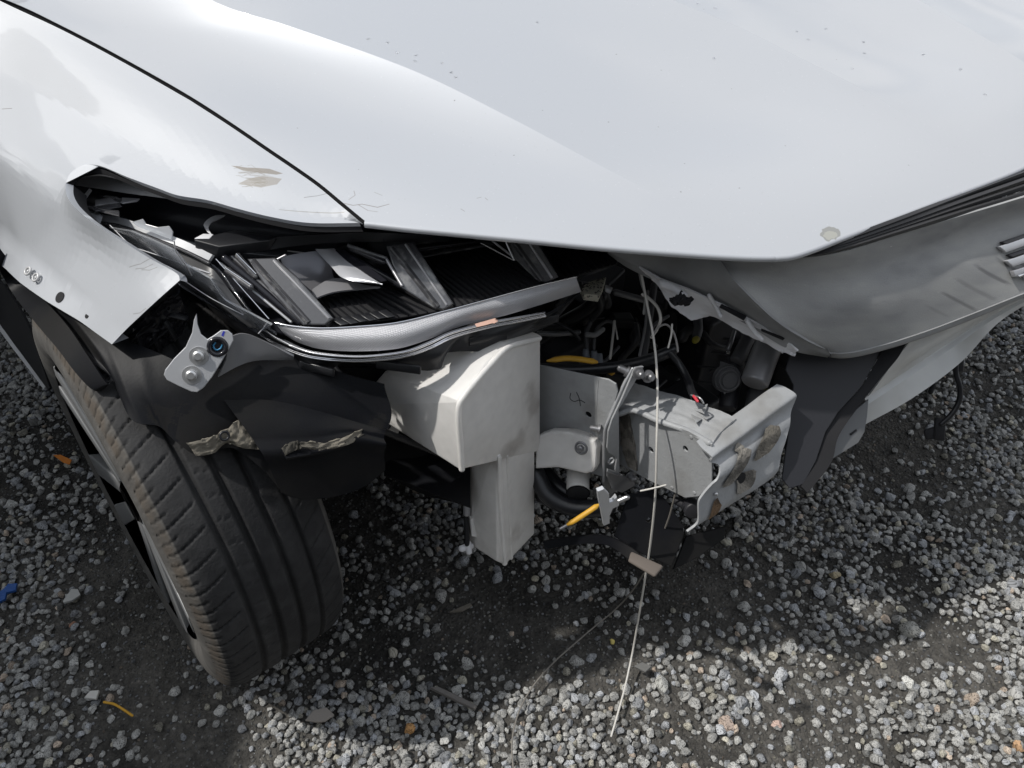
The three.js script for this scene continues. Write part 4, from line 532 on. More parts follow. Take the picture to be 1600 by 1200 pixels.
// ================================================================ CRASH RAIL
{
  const rl = grp('crash_rail', car, 'bare grey steel crash rail with bent end plate and peeling paint');
  const v0 = plane3(PH(845, 572, 0.55), PH(958, 597, 0.575), PH(940, 700, 0.45));
  const side = mesh('rail_side', plate([[838, 570], [855, 573], [900, 583], [950, 593], [962, 600], [965, 612], [955, 655], [945, 700], [942, 745], [925, 740], [838, 690]], v0, 0.003, 0.0008, [[919, 648, 6, 5]]), M.primer, rl);
  mesh('rail_crease', tube([[935, 593], [933, 620], [932, 650], [934, 685]].map(([x, y]) => PP(x, y, v0).addScaledVector(v0.n, -0.0003)), 0.0008, 16, 6), M.primer, rl);
  mesh('chalk_mark', [[[892, 614], [891, 623], [897, 627], [906, 625], [914, 629]], [[901, 613], [905, 622], [907, 634]]].map((l) => tube(l.map(([x, y]) => PP(x, y, v0).addScaledVector(v0.n, 0.0003)), 0.0005, 20, 5)), M.matte, side);
  // flange plates
  const fl = (px, u, holes = []) => mesh('flange_plate', plate(px, { p: V3(0, 0, u), n: V3(0, 0, 1) }, 0.003, 0.0006, holes), M.primer, rl);
  fl([[987, 577], [975, 600], [964, 625], [953, 650], [946, 668], [944, 690], [943, 730], [942, 756], [955, 772], [968, 764], [962, 700], [966, 640], [1004, 572]], 0.452);
  fl([[993, 575], [983, 598], [970, 628], [957, 655], [951, 674], [949, 700], [952, 708], [963, 715], [964, 718], [961, 737], [950, 733], [949, 745], [962, 764], [968, 745], [967, 640], [1006, 573]], 0.466, [[956, 721, 3, 4]]);
  mesh('flange_edge', tube([[988, 576], [975, 601], [956, 645], [946, 668], [944, 690], [943, 752]].map(([x, y]) => PU(x, y, 0.459)), 0.002, 50, 6), M.silver, rl);
  mesh('tow_lug', plate([[934, 768], [944, 764], [952, 772], [953, 785], [958, 783], [964, 776], [968, 790], [958, 795], [953, 806], [953, 818], [944, 822], [940, 800], [936, 782]], { p: V3(0, 0, 0.478), n: V3(-0.3, 0, 0.95).normalize() }, 0.006, 0.001), M.silver, rl);
  const bz = (x, y, u, d, r, h) => mesh('bolt', boltGeo(PU(x, y, u), d, r * 0.85, h), M.greyPipe, rl);
  bz(938, 671, 0.44, V3(-0.6, 0, -0.8), 0.0055, 0.012); bz(937, 716, 0.44, V3(-0.6, 0, -0.8), 0.0055, 0.012); bz(981, 581, 0.45, V3(-0.5, 0.3, -0.8), 0.0065, 0.012); bz(997, 583, 0.47, V3(-0.3, 0.4, 0.85), 0.0065, 0.01); bz(1012, 588, 0.472, V3(-0.2, 0.5, 0.85), 0.007, 0.01); bz(985, 742, 0.47, V3(-0.3, 0, 0.95), 0.0065, 0.01);
  mesh('stud', tube([PU(957, 787, 0.48), PU(980, 777, 0.49)], 0.0045, 14, 10), M.bolt, rl);
  // crush box: outer side, folded top, open front
  const s0 = plane3(PH(985, 640, 0.51), PH(1000, 740, 0.405), PH(1100, 690, 0.552));
  mesh('crush_box_side', plate([[960, 636], [985, 637], [1030, 657], [1075, 673], [1112, 694], [1112, 755], [1092, 776], [1070, 778], [1050, 768], [1012, 750], [995, 740], [962, 722]], s0, 0.003, 0.001, [[1017, 703, 5, 4.5], [1071, 701, 5, 4.5]]), M.primer, rl);
  mesh('crush_box_top', sheet([[[968, 648], [988, 642], [1030, 658], [1075, 674], [1112, 694]], [[972, 622], [1000, 627], [1045, 640], [1090, 655], [1128, 672]], [[985, 596], [1010, 604], [1060, 618], [1105, 634], [1150, 655]]].map((r, i) => r.map(([x, y], j) => PH(x, y, 0.513 + j * 0.0105 + (i ? 0.004 : 0)))), 40, 24, 0.003, { warp: (p, s, t) => { p.y += 0.006 * (fbm(s * 8, t * 7, 0, 161, 3) - 0.5) * t - 0.006 * Math.exp(-((t - 0.5) ** 2) / 0.003) * 0.25; } }), M.primer, rl);
  mesh('box_fold', tube([[968, 646], [988, 641], [1030, 658], [1075, 674], [1108, 692]].map(([x, y], j) => PH(x, y, 0.512 + j * 0.0105)), 0.0045, 40, 8), M.primer, rl);
  mesh('torn_metal', [[[1085, 640], [1105, 632], [1100, 646]], [[1095, 650], [1118, 648], [1104, 655]], [[1080, 648], [1096, 655], [1088, 660]]].map((t) => hull([...t.map(([x, y], i) => PH(x, y, 0.545 + i * 0.006))], 0.0008)), M.primer, rl);
  // bent end plate
  const prof = [[1088, 689], [1094, 698], [1104, 708], [1110, 722], [1127, 730], [1122, 748], [1112, 758], [1098, 775], [1092, 786], [1092, 812], [1086, 822], [1074, 831]], ph = [0.553, 0.552, 0.548, 0.538, 0.531, 0.52, 0.512, 0.497, 0.488, 0.462, 0.452, 0.446];
  const top = [[1092, 691], [1104, 709], [1128, 727]], edgeR = [[1213, 600], [1226, 604], [1236, 612], [1240, 632], [1238, 655], [1232, 672], [1227, 690], [1222, 705], [1219, 717], [1217, 730], [1214, 738], [1208, 746]], eh = [0.565, 0.566, 0.562, 0.548, 0.535, 0.522, 0.512, 0.502, 0.492, 0.482, 0.475, 0.468];
  const A = prof.map(([x, y], i) => PH(x, y, ph[i])), B = edgeR.map(([x, y], i) => PH(x, y, eh[i]));
  const plateRows = A.map((a, i) => { const m = a.clone().lerp(B[i], 0.5); m.y -= 0.001; return [a, a.clone().lerp(m, 0.5), m, m.clone().lerp(B[i], 0.5), B[i]]; });
  const ep = mesh('end_plate', sheet(plateRows, 50, 50, 0.003, { warp: (p, s, t) => { p.z += 0.005 * (fbm(s * 5, t * 5, 0, 171, 3) - 0.5) * 0.3 + 0.009 * Math.exp(-(((t - 0.17) / 0.07) ** 2)) - 0.004 * Math.exp(-(((t - 0.34) / 0.06) ** 2)); } }), M.primer, rl, { label: 'bent end plate with peeled paint' });
  const onEP = (s, t, k = 0.0012) => { const f = t * 11, i = Math.min(Math.floor(f), 10), p = A[i].clone().lerp(A[i + 1], f - i).lerp(B[i].clone().lerp(B[i + 1], f - i), s); p.y -= 0.001; return p.add(V3(-0.3, 0.25, 0.92).multiplyScalar(k + 0.0012)); };
  const tex = (c, s) => P({ map: dataTex(256, 0.08, tint(c, c.map((q) => q * 0.35), 0.9, 0.4, 0.7, s, 5), true), roughness: 0.85, bumpMap: bumpT, bumpScale: 0.0015 });
  const patch = (cs, ct, rs, rt, mat, n, sd) => { const rows = []; for (let i = 0; i <= 6; i++) { const row = []; for (let j = 0; j <= 18; j++) { const a = j / 18 * 6.2832, R = (i / 6) * (0.65 + 0.6 * fbm(Math.cos(a) * 1.7 + sd, Math.sin(a) * 1.7 + sd, 0, 181, 3)); row.push(onEP(clamp(cs + Math.cos(a) * rs * R, 0.01, 0.99), clamp(ct + Math.sin(a) * rt * R, 0.02, 0.97), 0.0016)); } rows.push(row); } mesh(n, gridGeo(rows), mat, ep); };
  const beige = tex([0.27, 0.25, 0.22], 191), brown = tex([0.16, 0.1, 0.055], 193), dark = tex([0.17, 0.155, 0.13], 195);
  patch(0.3, 0.5, 0.13, 0.2, beige, 'peeled_paint', 1); patch(0.66, 0.42, 0.17, 0.13, dark, 'peeled_paint', 5); patch(0.55, 0.72, 0.14, 0.12, beige, 'peeled_paint', 9); patch(0.2, 0.84, 0.07, 0.1, brown, 'rust_stain', 14);   patch(0.3, 0.3, 0.05, 0.05, beige, 'peeled_paint', 27);
  const hole = onEP(0.47, 0.66, 0.002); mesh('hole', orient(new THREE.CylinderGeometry(0.009, 0.009, 0.001, 24).rotateX(Math.PI / 2).scale(0.7, 1, 1), hole, V3(-0.25, 0.2, 0.95)), M.matte, ep);
  mesh('rivet', orient(new THREE.SphereGeometry(0.003, 10, 8), onEP(0.18, 0.7, 0.001), V3(0, 0, 1)), M.bolt, ep);
  for (const [x, y] of [[1000, 650], [1040, 667], [1080, 683], [1010, 742], [1050, 762], [1085, 770], [980, 700]]) mesh('spot_weld', orient(new THREE.SphereGeometry(0.0032, 12, 6).scale(1, 1, 0.25), PP(x, y, s0).addScaledVector(s0.n, 0.0003), s0.n), M.primer, rl);
  // peeled sealant at the flange
  mesh('sealant', sheet([[[978, 640], [984, 650], [990, 680], [994, 700], [996, 735]], [[968, 642], [970, 660], [972, 690], [976, 710], [982, 728]]].map((r, i) => r.map(([x, y]) => PP(x, y, s0).addScaledVector(s0.n, 0.003 - i * 0.001))), 40, 8, 0.003, { warp: (p, s, t) => { p.z += 0.004 * (fbm(s * 30, t * 5, 0, 165, 3) - 0.5); } }), beige, rl, { label: 'flaking beige sealant' });
  mesh('lower_tab', plate([[949, 738], [975, 745], [992, 748], [990, 760], [972, 770], [955, 764]], { p: V3(0, 0, 0.472), n: V3(0, 0, 1) }, 0.003, 0.0006), M.greyPipe, rl);
}

// ================================================================ GRILLE TRIM, GRILLE BARS, BADGE
{
  const tr = grp('grille_trim', car, 'dusty grey plastic grille trim smeared with finger marks');
  const S = (L) => L.map(([x, y, h]) => PH(x, y, h));
  const T = S([[945, 386, 0.735], [1020, 391, 0.742], [1110, 397, 0.75], [1150, 442, 0.729], [1208, 498, 0.68], [1258, 531, 0.636], [1300, 551, 0.604]]);
  const Lw = S([[950, 392, 0.726], [985, 411, 0.715], [1035, 432, 0.703], [1105, 460, 0.685], [1180, 500, 0.655], [1240, 535, 0.623], [1296, 555, 0.602]]);
  mesh('trim_corner', sheet([T, T.map((p, i) => p.clone().lerp(Lw[i], 0.5).add(V3(0, 0.003, 0))), Lw], 60, 12, 0.003, { linU: false }), M.trim, tr);
  mesh('trim_lip', sheet([Lw, Lw.map((p, i) => PH([946, 980, 1028, 1098, 1173, 1233, 1293][i], [394, 418, 441, 470, 511, 546, 559][i], p.y - 0.014))], 60, 4, 0.002), M.trim, tr);
  const r0 = S([[1110, 397, 0.748], [1150, 402, 0.75], [1230, 404, 0.752], [1310, 395, 0.755], [1400, 368, 0.757], [1500, 338, 0.76], [1600, 308, 0.763], [1720, 268, 0.765]]);
  const r1 = S([[1148, 440, 0.728], [1190, 446, 0.716], [1260, 444, 0.712], [1340, 427, 0.714], [1420, 400, 0.717], [1510, 370, 0.72], [1600, 338, 0.723], [1720, 300, 0.725]]);
  const r2 = S([[1205, 496, 0.68], [1240, 498, 0.671], [1300, 492, 0.668], [1370, 475, 0.672], [1440, 450, 0.675], [1520, 420, 0.68], [1600, 388, 0.685], [1720, 345, 0.69]]);
  const r3 = S([[1298, 550, 0.605], [1316, 551, 0.603], [1345, 547, 0.603], [1400, 532, 0.607], [1460, 512, 0.612], [1530, 485, 0.62], [1600, 457, 0.63], [1720, 410, 0.64]]);
  const r4 = S([[1296, 556, 0.594], [1316, 558, 0.592], [1346, 554, 0.592], [1402, 539, 0.596], [1462, 519, 0.601], [1532, 492, 0.609], [1600, 463, 0.619], [1720, 417, 0.63]]);
  const panel = mesh('trim_panel', sheet([r0, r1, r2, r3], 90, 40, 0.003), null, tr, { keepUV: true });
  { // finger marks and dried dust on the panel: sheet uv runs in metres along and down
    const G = gridOf([r0, r1, r2, r3], 90, 40), mid = G[20]; let L = 0; for (let j = 1; j < 90; j++) L += mid[j].distanceTo(mid[j - 1]); let Hh = 0; for (let i = 1; i < 40; i++) Hh += G[i][45].distanceTo(G[i - 1][45]);
    const tex = canvasTex(1024, 512, (c, W, Hc) => {
      c.fillStyle = '#9b9c9c'; c.fillRect(0, 0, W, Hc);
      for (let i = 0; i < 900; i++) { const x = rnd() * W, y = rnd() * Hc, r = rr(8, 46), n = fbm(x / 130, y / 90, 0, 221, 4); const g = c.createRadialGradient(x, y, 0, x, y, r); const col = n > 0.52 ? '178,178,174' : n < 0.42 ? '118,119,121' : '152,152,150'; g.addColorStop(0, `rgba(${col},.16)`); g.addColorStop(1, `rgba(${col},0)`); c.fillStyle = g; c.fillRect(x - r, y - r, 2 * r, 2 * r); }
      const smear = (x, y, l, w, a, ang) => { c.save(); c.translate(x * W, (1 - y) * Hc); c.rotate(ang); for (let k = 0; k < 34; k++) { c.strokeStyle = `rgba(96,97,98,${a * rr(0.02, 0.07)})`; c.lineWidth = rr(4, 11); c.lineCap = 'round'; c.beginPath(); const o = rr(-w, w) * 0.45; c.moveTo(o, -l * 0.9 + rr(0, l * 0.3)); c.quadraticCurveTo(o + rr(-3, 3), 0, o * 0.8, l * 0.9 - rr(0, l * 0.5)); c.stroke(); } c.restore(); };
      const at = (x, y) => { const q = PH(x, y, 0.655); let b = [0, 0], bd = 9; for (let i = 0; i < 40; i++) for (let j = 0; j < 90; j++) { const p = G[i][j], r = ray(x, y).normalize(), d = p.clone().sub(EYE), e = d.clone().addScaledVector(r, -d.dot(r)).length(); if (e < bd) { bd = e; b = [j / 89, i / 39]; } } return b; };
      for (const [x, y, l, w, a] of [[1428, 466, 90, 14, 1], [1455, 458, 100, 15, 0.9], [1472, 452, 80, 10, 0.8], [1500, 440, 60, 8, 0.5], [1516, 430, 100, 10, 1], [1553, 402, 70, 9, 0.8], [1372, 508, 90, 12, 0.7], [1395, 495, 110, 16, 0.5], [1340, 520, 60, 10, 0.3]]) { const [s, t] = at(x, y); smear(s, t, l, w, a, -0.1); }
      for (let i = 0; i < 500; i++) { c.fillStyle = rnd() < 0.5 ? 'rgba(225,224,215,.35)' : 'rgba(60,60,60,.3)'; c.fillRect(rnd() * W, rnd() * Hc, rr(1, 2.4), rr(1, 2.2)); }
      const [sx, sy] = at(1295, 412); c.fillStyle = 'rgba(230,230,228,.8)'; c.fillRect(sx * W, (1 - sy) * Hc, 5, 3);
    });
    const uv = panel.geometry.attributes.uv; for (let i = 0; i < uv.count; i++) uv.setXY(i, uv.getX(i) / L, uv.getY(i) / Hh);
    panel.material = P({ map: tex, roughness: 0.66, metalness: 0.05, bumpMap: bumpT, bumpScale: 0.0002 });
  }
  mesh('trim_lip', sheet([r3, r4, r4.map((p) => p.clone().add(V3(0, -0.002, -0.02)))], 90, 9, 0.002), M.trim, tr);
  // badge bars and the edge of the lettering
  const on = (x, y, k = 0.002) => { const P0 = plane3(PH(1520, 420, 0.68), PH(1600, 388, 0.685), PH(1600, 338, 0.723)); return PP(x, y, P0).addScaledVector(P0.n, k); };
  const bar = (a, b, c, d, n, mat) => mesh(n, hull([on(...a, 0.001), on(...b, 0.001), on(...c, 0.001), on(...d, 0.001), on(...a, 0.006), on(...b, 0.006), on(...c, 0.006), on(...d, 0.006)], 0.0006), mat, tr);
  bar([1556, 386], [1566, 394], [1680, 352], [1672, 344], 'badge_bar', M.silver); bar([1567, 408], [1577, 416], [1690, 376], [1682, 368], 'badge_bar', M.silver);
  bar([1561, 379], [1566, 382], [1680, 342], [1676, 339], 'badge_slot', M.gloss); bar([1571, 399], [1577, 402], [1685, 364], [1680, 361], 'badge_slot', M.gloss); bar([1577, 424], [1580, 432], [1690, 396], [1686, 388], 'badge_slot', M.bezel);
  bar([1583, 430], [1588, 433], [1604, 424], [1600, 420], 'badge_letter', M.chrome); bar([1594, 424], [1598, 424], [1604, 436], [1599, 437], 'badge_letter', M.chrome);
  // black bars between the hood edge and the trim
  const gt = grp('upper_grille', car, 'black slatted upper grille under the hood edge');
  const line = (k, h) => [[1225, mix(401, 405, k)], [1300, mix(380, 396, k)], [1400, mix(343, 368, k)], [1500, mix(303, 338, k)], [1600, mix(264, 308, k)], [1720, mix(218, 268, k)]].map(([x, y], i) => PH(x, y, mix(0.752, h, Math.min(1, i / 1.6))));
  mesh('grille_backing', sheet([line(-0.05, 0.765).map((p) => p.clone().add(V3(0, -0.01, -0.03))), line(1.05, 0.745).map((p) => p.clone().add(V3(0, 0, -0.03)))], 40, 4, 0.003), M.matte, gt);
  [[0.12, 0.26, 0.778], [0.4, 0.5, 0.772], [0.6, 0.74, 0.768], [0.82, 0.99, 0.765]].forEach(([a, b, h], i) => mesh('grille_bar', sheet([line(a, h), line(b, h - 0.006)], 60, 4, 0.005), i > 1 ? P({ color: rgb(0.03, 0.03, 0.032), roughness: 0.5 }) : M.black, gt));
  // torn white plastic left hanging below the trim corner
  const a0 = S([[998, 418, 0.712], [1030, 436, 0.704], [1075, 452, 0.694], [1130, 478, 0.675], [1180, 505, 0.652], [1232, 535, 0.622], [1246, 549, 0.614]]);
  const a1 = S([[1012, 432, 0.694], [1046, 455, 0.682], [1078, 476, 0.667], [1120, 490, 0.654], [1168, 512, 0.636], [1222, 544, 0.61], [1244, 552, 0.605]]);
  const a2 = S([[1030, 446, 0.684], [1048, 480, 0.662], [1080, 500, 0.645], [1112, 493, 0.646], [1162, 520, 0.625], [1215, 548, 0.604], [1240, 556, 0.6]]);
  const tp = mesh('torn_bumper_edge', sheet([a0, a1, a2], 90, 22, 0.0025, { linU: true, warp: (p, s, t) => { p.y += 0.007 * (fbm(s * 16, t * 3, 0, 231, 3) - 0.5) * sm(0, 0.3, t); p.z += 0.006 * (fbm(s * 13, t * 4, 0, 233, 3) - 0.5) * sm(0, 0.3, t); } }), M.white, car, { label: 'torn white strip of the lost bumper under the trim' });
  mesh('fold', tube(S([[1108, 462, 0.69], [1120, 482, 0.668], [1126, 494, 0.66]]), 0.003, 12, 6), M.white, tp); mesh('fold', tube(S([[1168, 502, 0.655], [1180, 520, 0.64], [1190, 530, 0.632]]), 0.0035, 12, 6), M.white, tp); mesh('fold', tube(S([[1035, 443, 0.706], [1052, 450, 0.7], [1068, 462, 0.692]]), 0.006, 16, 8), M.white, tp);
  mesh('slot', hull(S([[1124, 478, 0.673], [1162, 496, 0.657], [1158, 502, 0.654], [1121, 482, 0.67]]), 0.0008).translate(0, 0.004, 0.003), M.matte, tp); mesh('slot', hull(S([[1186, 516, 0.642], [1222, 530, 0.625], [1219, 533, 0.624], [1186, 519, 0.64]]), 0.0006).translate(0, 0.004, 0.003), M.matte, tp);
  mesh('foam_lump', sheet([[[1052, 462], [1066, 458], [1080, 464]], [[1050, 470], [1064, 470], [1076, 474]]].map((r) => r.map(([x, y]) => PH(x, y, 0.697))), 20, 10, 0.006, { warp: (p, s, t) => { p.y += 0.012 * (fbm(s * 5, t * 4, 0, 241, 3) - 0.5); } }), M.matte, tp);
}

// ================================================================ REMAINS OF THE LOWER BUMPER on the far side
{
  const S = (L) => L.map(([x, y, h]) => PH(x, y, h));
  const bp = grp('lower_bumper', car, 'white lower bumper piece with black side duct');
  const t0 = S([[1424, 530, 0.585], [1470, 512, 0.59], [1530, 488, 0.598], [1610, 455, 0.61], [1720, 405, 0.62]]);
  const t1 = S([[1392, 572, 0.548], [1450, 545, 0.56], [1510, 512, 0.572], [1590, 468, 0.592], [1710, 410, 0.605]]);
  const t2 = S([[1358, 618, 0.502], [1425, 574, 0.522], [1490, 531, 0.542], [1560, 488, 0.57], [1690, 420, 0.59]]);
  const t3 = S([[1356, 632, 0.486], [1425, 586, 0.508], [1492, 541, 0.53], [1565, 491, 0.562], [1690, 425, 0.583]]);
  const t4 = S([[1352, 663, 0.462], [1424, 623, 0.478], [1500, 567, 0.508], [1572, 495, 0.556], [1690, 432, 0.572]]);
  const b = mesh('bumper_skin', sheet([t0, t1, t2], 60, 14, 0.003), M.bumper, bp); mesh('bumper_groove', sheet([t2, t2.map((p, i) => p.clone().lerp(t3[i], 0.5).add(V3(0.002, -0.001, -0.008))), t3], 60, 9, 0.003), M.bumper, bp); mesh('bumper_skin', sheet([t3, t4], 60, 6, 0.003), M.bumper, bp);
  mesh('slot', hull(S([[1488, 524, 0.551], [1522, 502, 0.565], [1526, 503, 0.564], [1492, 526, 0.549]]), 0.0006).translate(0, 0.001, 0.001), M.matte, b);
  const dp = plane3(PH(1254, 551, 0.575), PH(1372, 557, 0.56), PH(1240, 757, 0.45));
  mesh('side_duct', plate([[1238, 540], [1290, 552], [1340, 552], [1385, 540], [1372, 559], [1346, 604], [1309, 645], [1290, 675], [1275, 720], [1255, 757], [1234, 763], [1222, 748], [1230, 690], [1236, 637], [1240, 602], [1228, 578]], dp, 0.003, 0.001), P({ color: rgb(0.02, 0.021, 0.026), roughness: 0.6 }), bp);
  mesh('duct_rim', sheet([S([[1384, 540, 0.575], [1372, 559, 0.56], [1346, 604, 0.53], [1309, 645, 0.505], [1290, 676, 0.49], [1275, 720, 0.466], [1252, 760, 0.448]]), S([[1416, 536, 0.586], [1402, 560, 0.566], [1372, 596, 0.538], [1338, 640, 0.508], [1310, 682, 0.487], [1298, 724, 0.463], [1262, 770, 0.442]])], 50, 5, 0.006), M.matte, bp);
  const pp = plane3(PH(1356, 626, 0.498), PH(1350, 675, 0.468), PH(1300, 716, 0.46));
  mesh('side_insert', plate([[1357, 624], [1355, 650], [1351, 675], [1341, 692], [1299, 718], [1304, 690], [1316, 668], [1338, 640]], pp, 0.003, 0.0008), P({ color: rgb(0.13, 0.135, 0.14), roughness: 0.6 }), bp);
  mesh('slot', hull([[1327, 678], [1337, 671], [1338, 673], [1329, 680]].map(([x, y]) => PP(x, y, pp).addScaledVector(pp.n, 0.0006)), 0.0004), M.matte, bp);
  // loose plug hanging from the bumper
  const cn = grp('loose_plug', car, 'black loose plug hanging on its cable below the bumper');
  mesh('cable', tube([[1493, 565, 0.5], [1494, 585, 0.482], [1500, 606, 0.464], [1498, 628, 0.444], [1486, 648, 0.425], [1471, 662, 0.41]].map((q) => PH(...q)), 0.0042, 50, 9), M.black, cn);
  mesh('clip', hull(S([[1488, 560, 0.503], [1503, 563, 0.502], [1502, 580, 0.486], [1490, 576, 0.49]]), 0.003), M.black, cn);
  mesh('plug_body', hull(S([[1463, 655, 0.414], [1474, 657, 0.413], [1472, 686, 0.385], [1461, 684, 0.387]]), 0.0035), M.matte, cn); mesh('plug_body', hull(S([[1446, 674, 0.395], [1462, 668, 0.4], [1461, 682, 0.387], [1448, 684, 0.386]]), 0.003), M.matte, cn);
  mesh('hanging_clip', tube(S([[1453, 590, 0.48], [1458, 600, 0.47], [1454, 612, 0.46]]), 0.004, 14, 8), M.matte, car);
}

// ================================================================ ENGINE BAY seen through the gap
{
  const eb = grp('engine_bay', car, 'dark engine bay with hoses and wiring');
  const D = (L) => L.map(([x, y, d]) => PD(x, y, d));
  mesh('inner_panel', sheet([D([[780, 360, 1.55], [950, 360, 1.6], [1120, 380, 1.6], [1300, 420, 1.55]]), D([[800, 520, 1.45], [950, 520, 1.5], [1120, 540, 1.5], [1320, 560, 1.4]]), D([[820, 660, 1.35], [950, 690, 1.4], [1120, 700, 1.4], [1300, 700, 1.35]])], 30, 20, 0.004, { warp: (p, s, t) => { p.z += 0.03 * (fbm(s * 6, t * 6, 0, 251, 3) - 0.5); } }), M.matte, eb);
  const B = (a, w, h, dp, mat, n, o = {}) => { const g = new RoundedBoxGeometry(w, h, dp, 3, 0.006); const p = PD(...a); g.rotateZ(o.rz || 0); g.rotateX(o.rx || 0); g.rotateY(o.ry || 0); g.translate(p.x, p.y, p.z); return mesh(n, g, mat, eb); };
  const T = (L, r, mat, n, s = 40) => mesh(n, tube(D(L), r, s, 10), mat, eb);
  const cyl = (a, b, r0, r1, mat, n) => { const p = PD(...a), q = PD(...b), L = p.distanceTo(q); const g = new THREE.LatheGeometry([[0, 0], [r0 * 0.85, 0], [r0, 0.004], [r1, L - 0.004], [r1 * 0.85, L], [0, L]].map((v) => new THREE.Vector2(...v)), 32); g.rotateX(Math.PI / 2); return mesh(n, orient(g, p, q.clone().sub(p)), mat, eb); };
  const dk = P({ color: rgb(0.022, 0.022, 0.026), roughness: 0.5 }), cast = P({ color: rgb(0.12, 0.12, 0.125), roughness: 0.55, metalness: 0.3 });
  B([1110, 530, 1.42], 0.16, 0.2, 0.1, dk, 'fan_shroud'); B([900, 480, 1.42], 0.14, 0.14, 0.12, dk, 'battery_tray', { ry: 0.3 }); B([1010, 620, 1.36], 0.1, 0.06, 0.1, dk, 'bracket_box'); B([1060, 470, 1.48], 0.09, 0.12, 0.08, dk, 'relay_box');
  for (let i = 0; i < 5; i++) T([[1090, 500 + i * 24, 1.34], [1140, 506 + i * 24, 1.34]], 0.0022, dk, 'shroud_rib', 8);
  T([[842, 521, 1.24], [870, 522, 1.24], [904, 519, 1.25]], 0.0042, M.greyPipe, 'metal_pipe'); T([[962, 457, 1.2], [980, 462, 1.2], [1006, 469, 1.21]], 0.0052, M.greyPipe, 'metal_pipe');
  T([[845, 530, 1.28], [880, 505, 1.26], [915, 485, 1.24], [938, 466, 1.22]], 0.012, M.black, 'coolant_hose'); T([[870, 505, 1.2], [890, 515, 1.2], [905, 530, 1.21]], 0.003, M.black, 'wire');
  for (const [x, y] of [[915, 545], [928, 548], [936, 552]]) cyl([x, y, 1.24], [x + 1, y + 18, 1.24], 0.0055, 0.0055, P({ color: rgb(0.2, 0.22, 0.25), roughness: 0.5 }), 'solenoid');
  B([924, 566, 1.25], 0.036, 0.012, 0.03, cast, 'solenoid_block'); T([[917, 543, 1.24], [916, 520, 1.24], [922, 505, 1.24]], 0.004, cast, 'vacuum_hose'); T([[917, 523, 1.22], [930, 523, 1.22], [942, 515, 1.22]], 0.0042, P({ color: rgb(0.3, 0.3, 0.3), roughness: 0.5 }), 'vacuum_hose');
  T([[928, 545, 1.24], [930, 520, 1.24], [938, 508, 1.24], [950, 502, 1.24], [960, 505, 1.24]], 0.0028, cast, 'vacuum_hose'); T([[960, 502, 1.22], [957, 530, 1.22], [953, 560, 1.22]], 0.0022, M.wire, 'thin_wire'); T([[960, 504, 1.22], [963, 518, 1.22], [965, 530, 1.22]], 0.0013, M.wire, 'thin_wire');
  T([[1022, 446, 1.25], [1014, 500, 1.24], [1006, 556, 1.22]], 0.006, cast, 'support_rod'); T([[1012, 455, 1.2], [1008, 510, 1.2], [999, 556, 1.19]], 0.0022, P({ color: rgb(0.2, 0.2, 0.2), roughness: 0.5 }), 'thin_wire');
  mesh('broken_white_clip', plate([[908, 449], [920, 440], [947, 433], [943, 447], [936, 462], [913, 459]], plane3(PD(908, 449, 1.1), PD(947, 433, 1.12), PD(936, 462, 1.09)), 0.012, 0.001), P({ map: dataTex(256, 0.03, tint([0.62, 0.6, 0.5], [0.12, 0.11, 0.1], 1, 0.55, 0.65, 261, 8), true), roughness: 0.7 }), eb, { label: 'broken off-white clip' });
  mesh('broken_white_clip', hull(D([[947, 446, 1.12], [956, 450, 1.12], [953, 458, 1.12], [946, 455, 1.12]]), 0.001), M.bezel, eb);
  T([[905, 445, 1.12], [885, 460, 1.13], [870, 478, 1.14]], 0.006, M.black, 'lamp_cable'); T([[935, 462, 1.12], [938, 480, 1.14], [925, 497, 1.16]], 0.006, M.black, 'lamp_cable');
  T([[845, 576, 1.14], [900, 578, 1.15], [955, 574, 1.14], [1000, 566, 1.12], [1040, 552, 1.1], [1052, 546, 1.1]], 0.0085, M.black, 'wiring_harness'); mesh('wiring_harness', corr(D([[1046, 550, 1.09], [1062, 570, 1.09], [1074, 592, 1.08], [1080, 610, 1.06], [1086, 622, 1.04]]), 0.0055, 70), M.black, eb);
  T([[1084, 619, 1.03], [1090, 627, 1.02]], 0.002, M.red, 'red_wire', 6); T([[1080, 617, 1.035], [1094, 622, 1.02], [1099, 630, 1.02]], 0.0012, M.bolt, 'wire_strand', 8);
  const tag = (L, r, n = 'yellow_tag') => { const c = new THREE.CatmullRomCurve3(D(L)), g = new THREE.TubeGeometry(c, 30, r, 10), p = g.attributes.position; for (let i = 0; i <= 30; i++) { const q = c.getPointAt(i / 30), k = Math.min(1, 0.3 + i / 7, 0.4 + (30 - i) / 5); for (let j = 0; j <= 10; j++) { const v = V3().fromBufferAttribute(p, i * 11 + j).sub(q).multiplyScalar(k); v.y *= 0.75; v.add(q); p.setXYZ(i * 11 + j, v.x, v.y, v.z); } } g.computeVertexNormals(); mesh(n, g, M.yellow, eb, { label: 'yellow sleeve' }); };
  tag([[854, 564, 1.13], [885, 560, 1.135], [910, 562, 1.135], [934, 566, 1.14]], 0.0052); tag([[942, 572, 1.15], [950, 578, 1.15], [960, 584, 1.15]], 0.0055);
  tag([[884, 821, 1.12], [900, 812, 1.115], [920, 799, 1.11], [936, 788, 1.11]], 0.0042); T([[876, 826, 1.12], [885, 821, 1.12]], 0.0025, M.greyPipe, 'wire_end', 6);
  T([[1090, 500, 1.3], [1091, 515, 1.29], [1088, 527, 1.28]], 0.008, cast, 'sensor_stem'); B([1087, 531, 1.27], 0.014, 0.012, 0.01, P({ color: rgb(0.35, 0.3, 0.03), roughness: 0.5 }), 'yellow_plug');
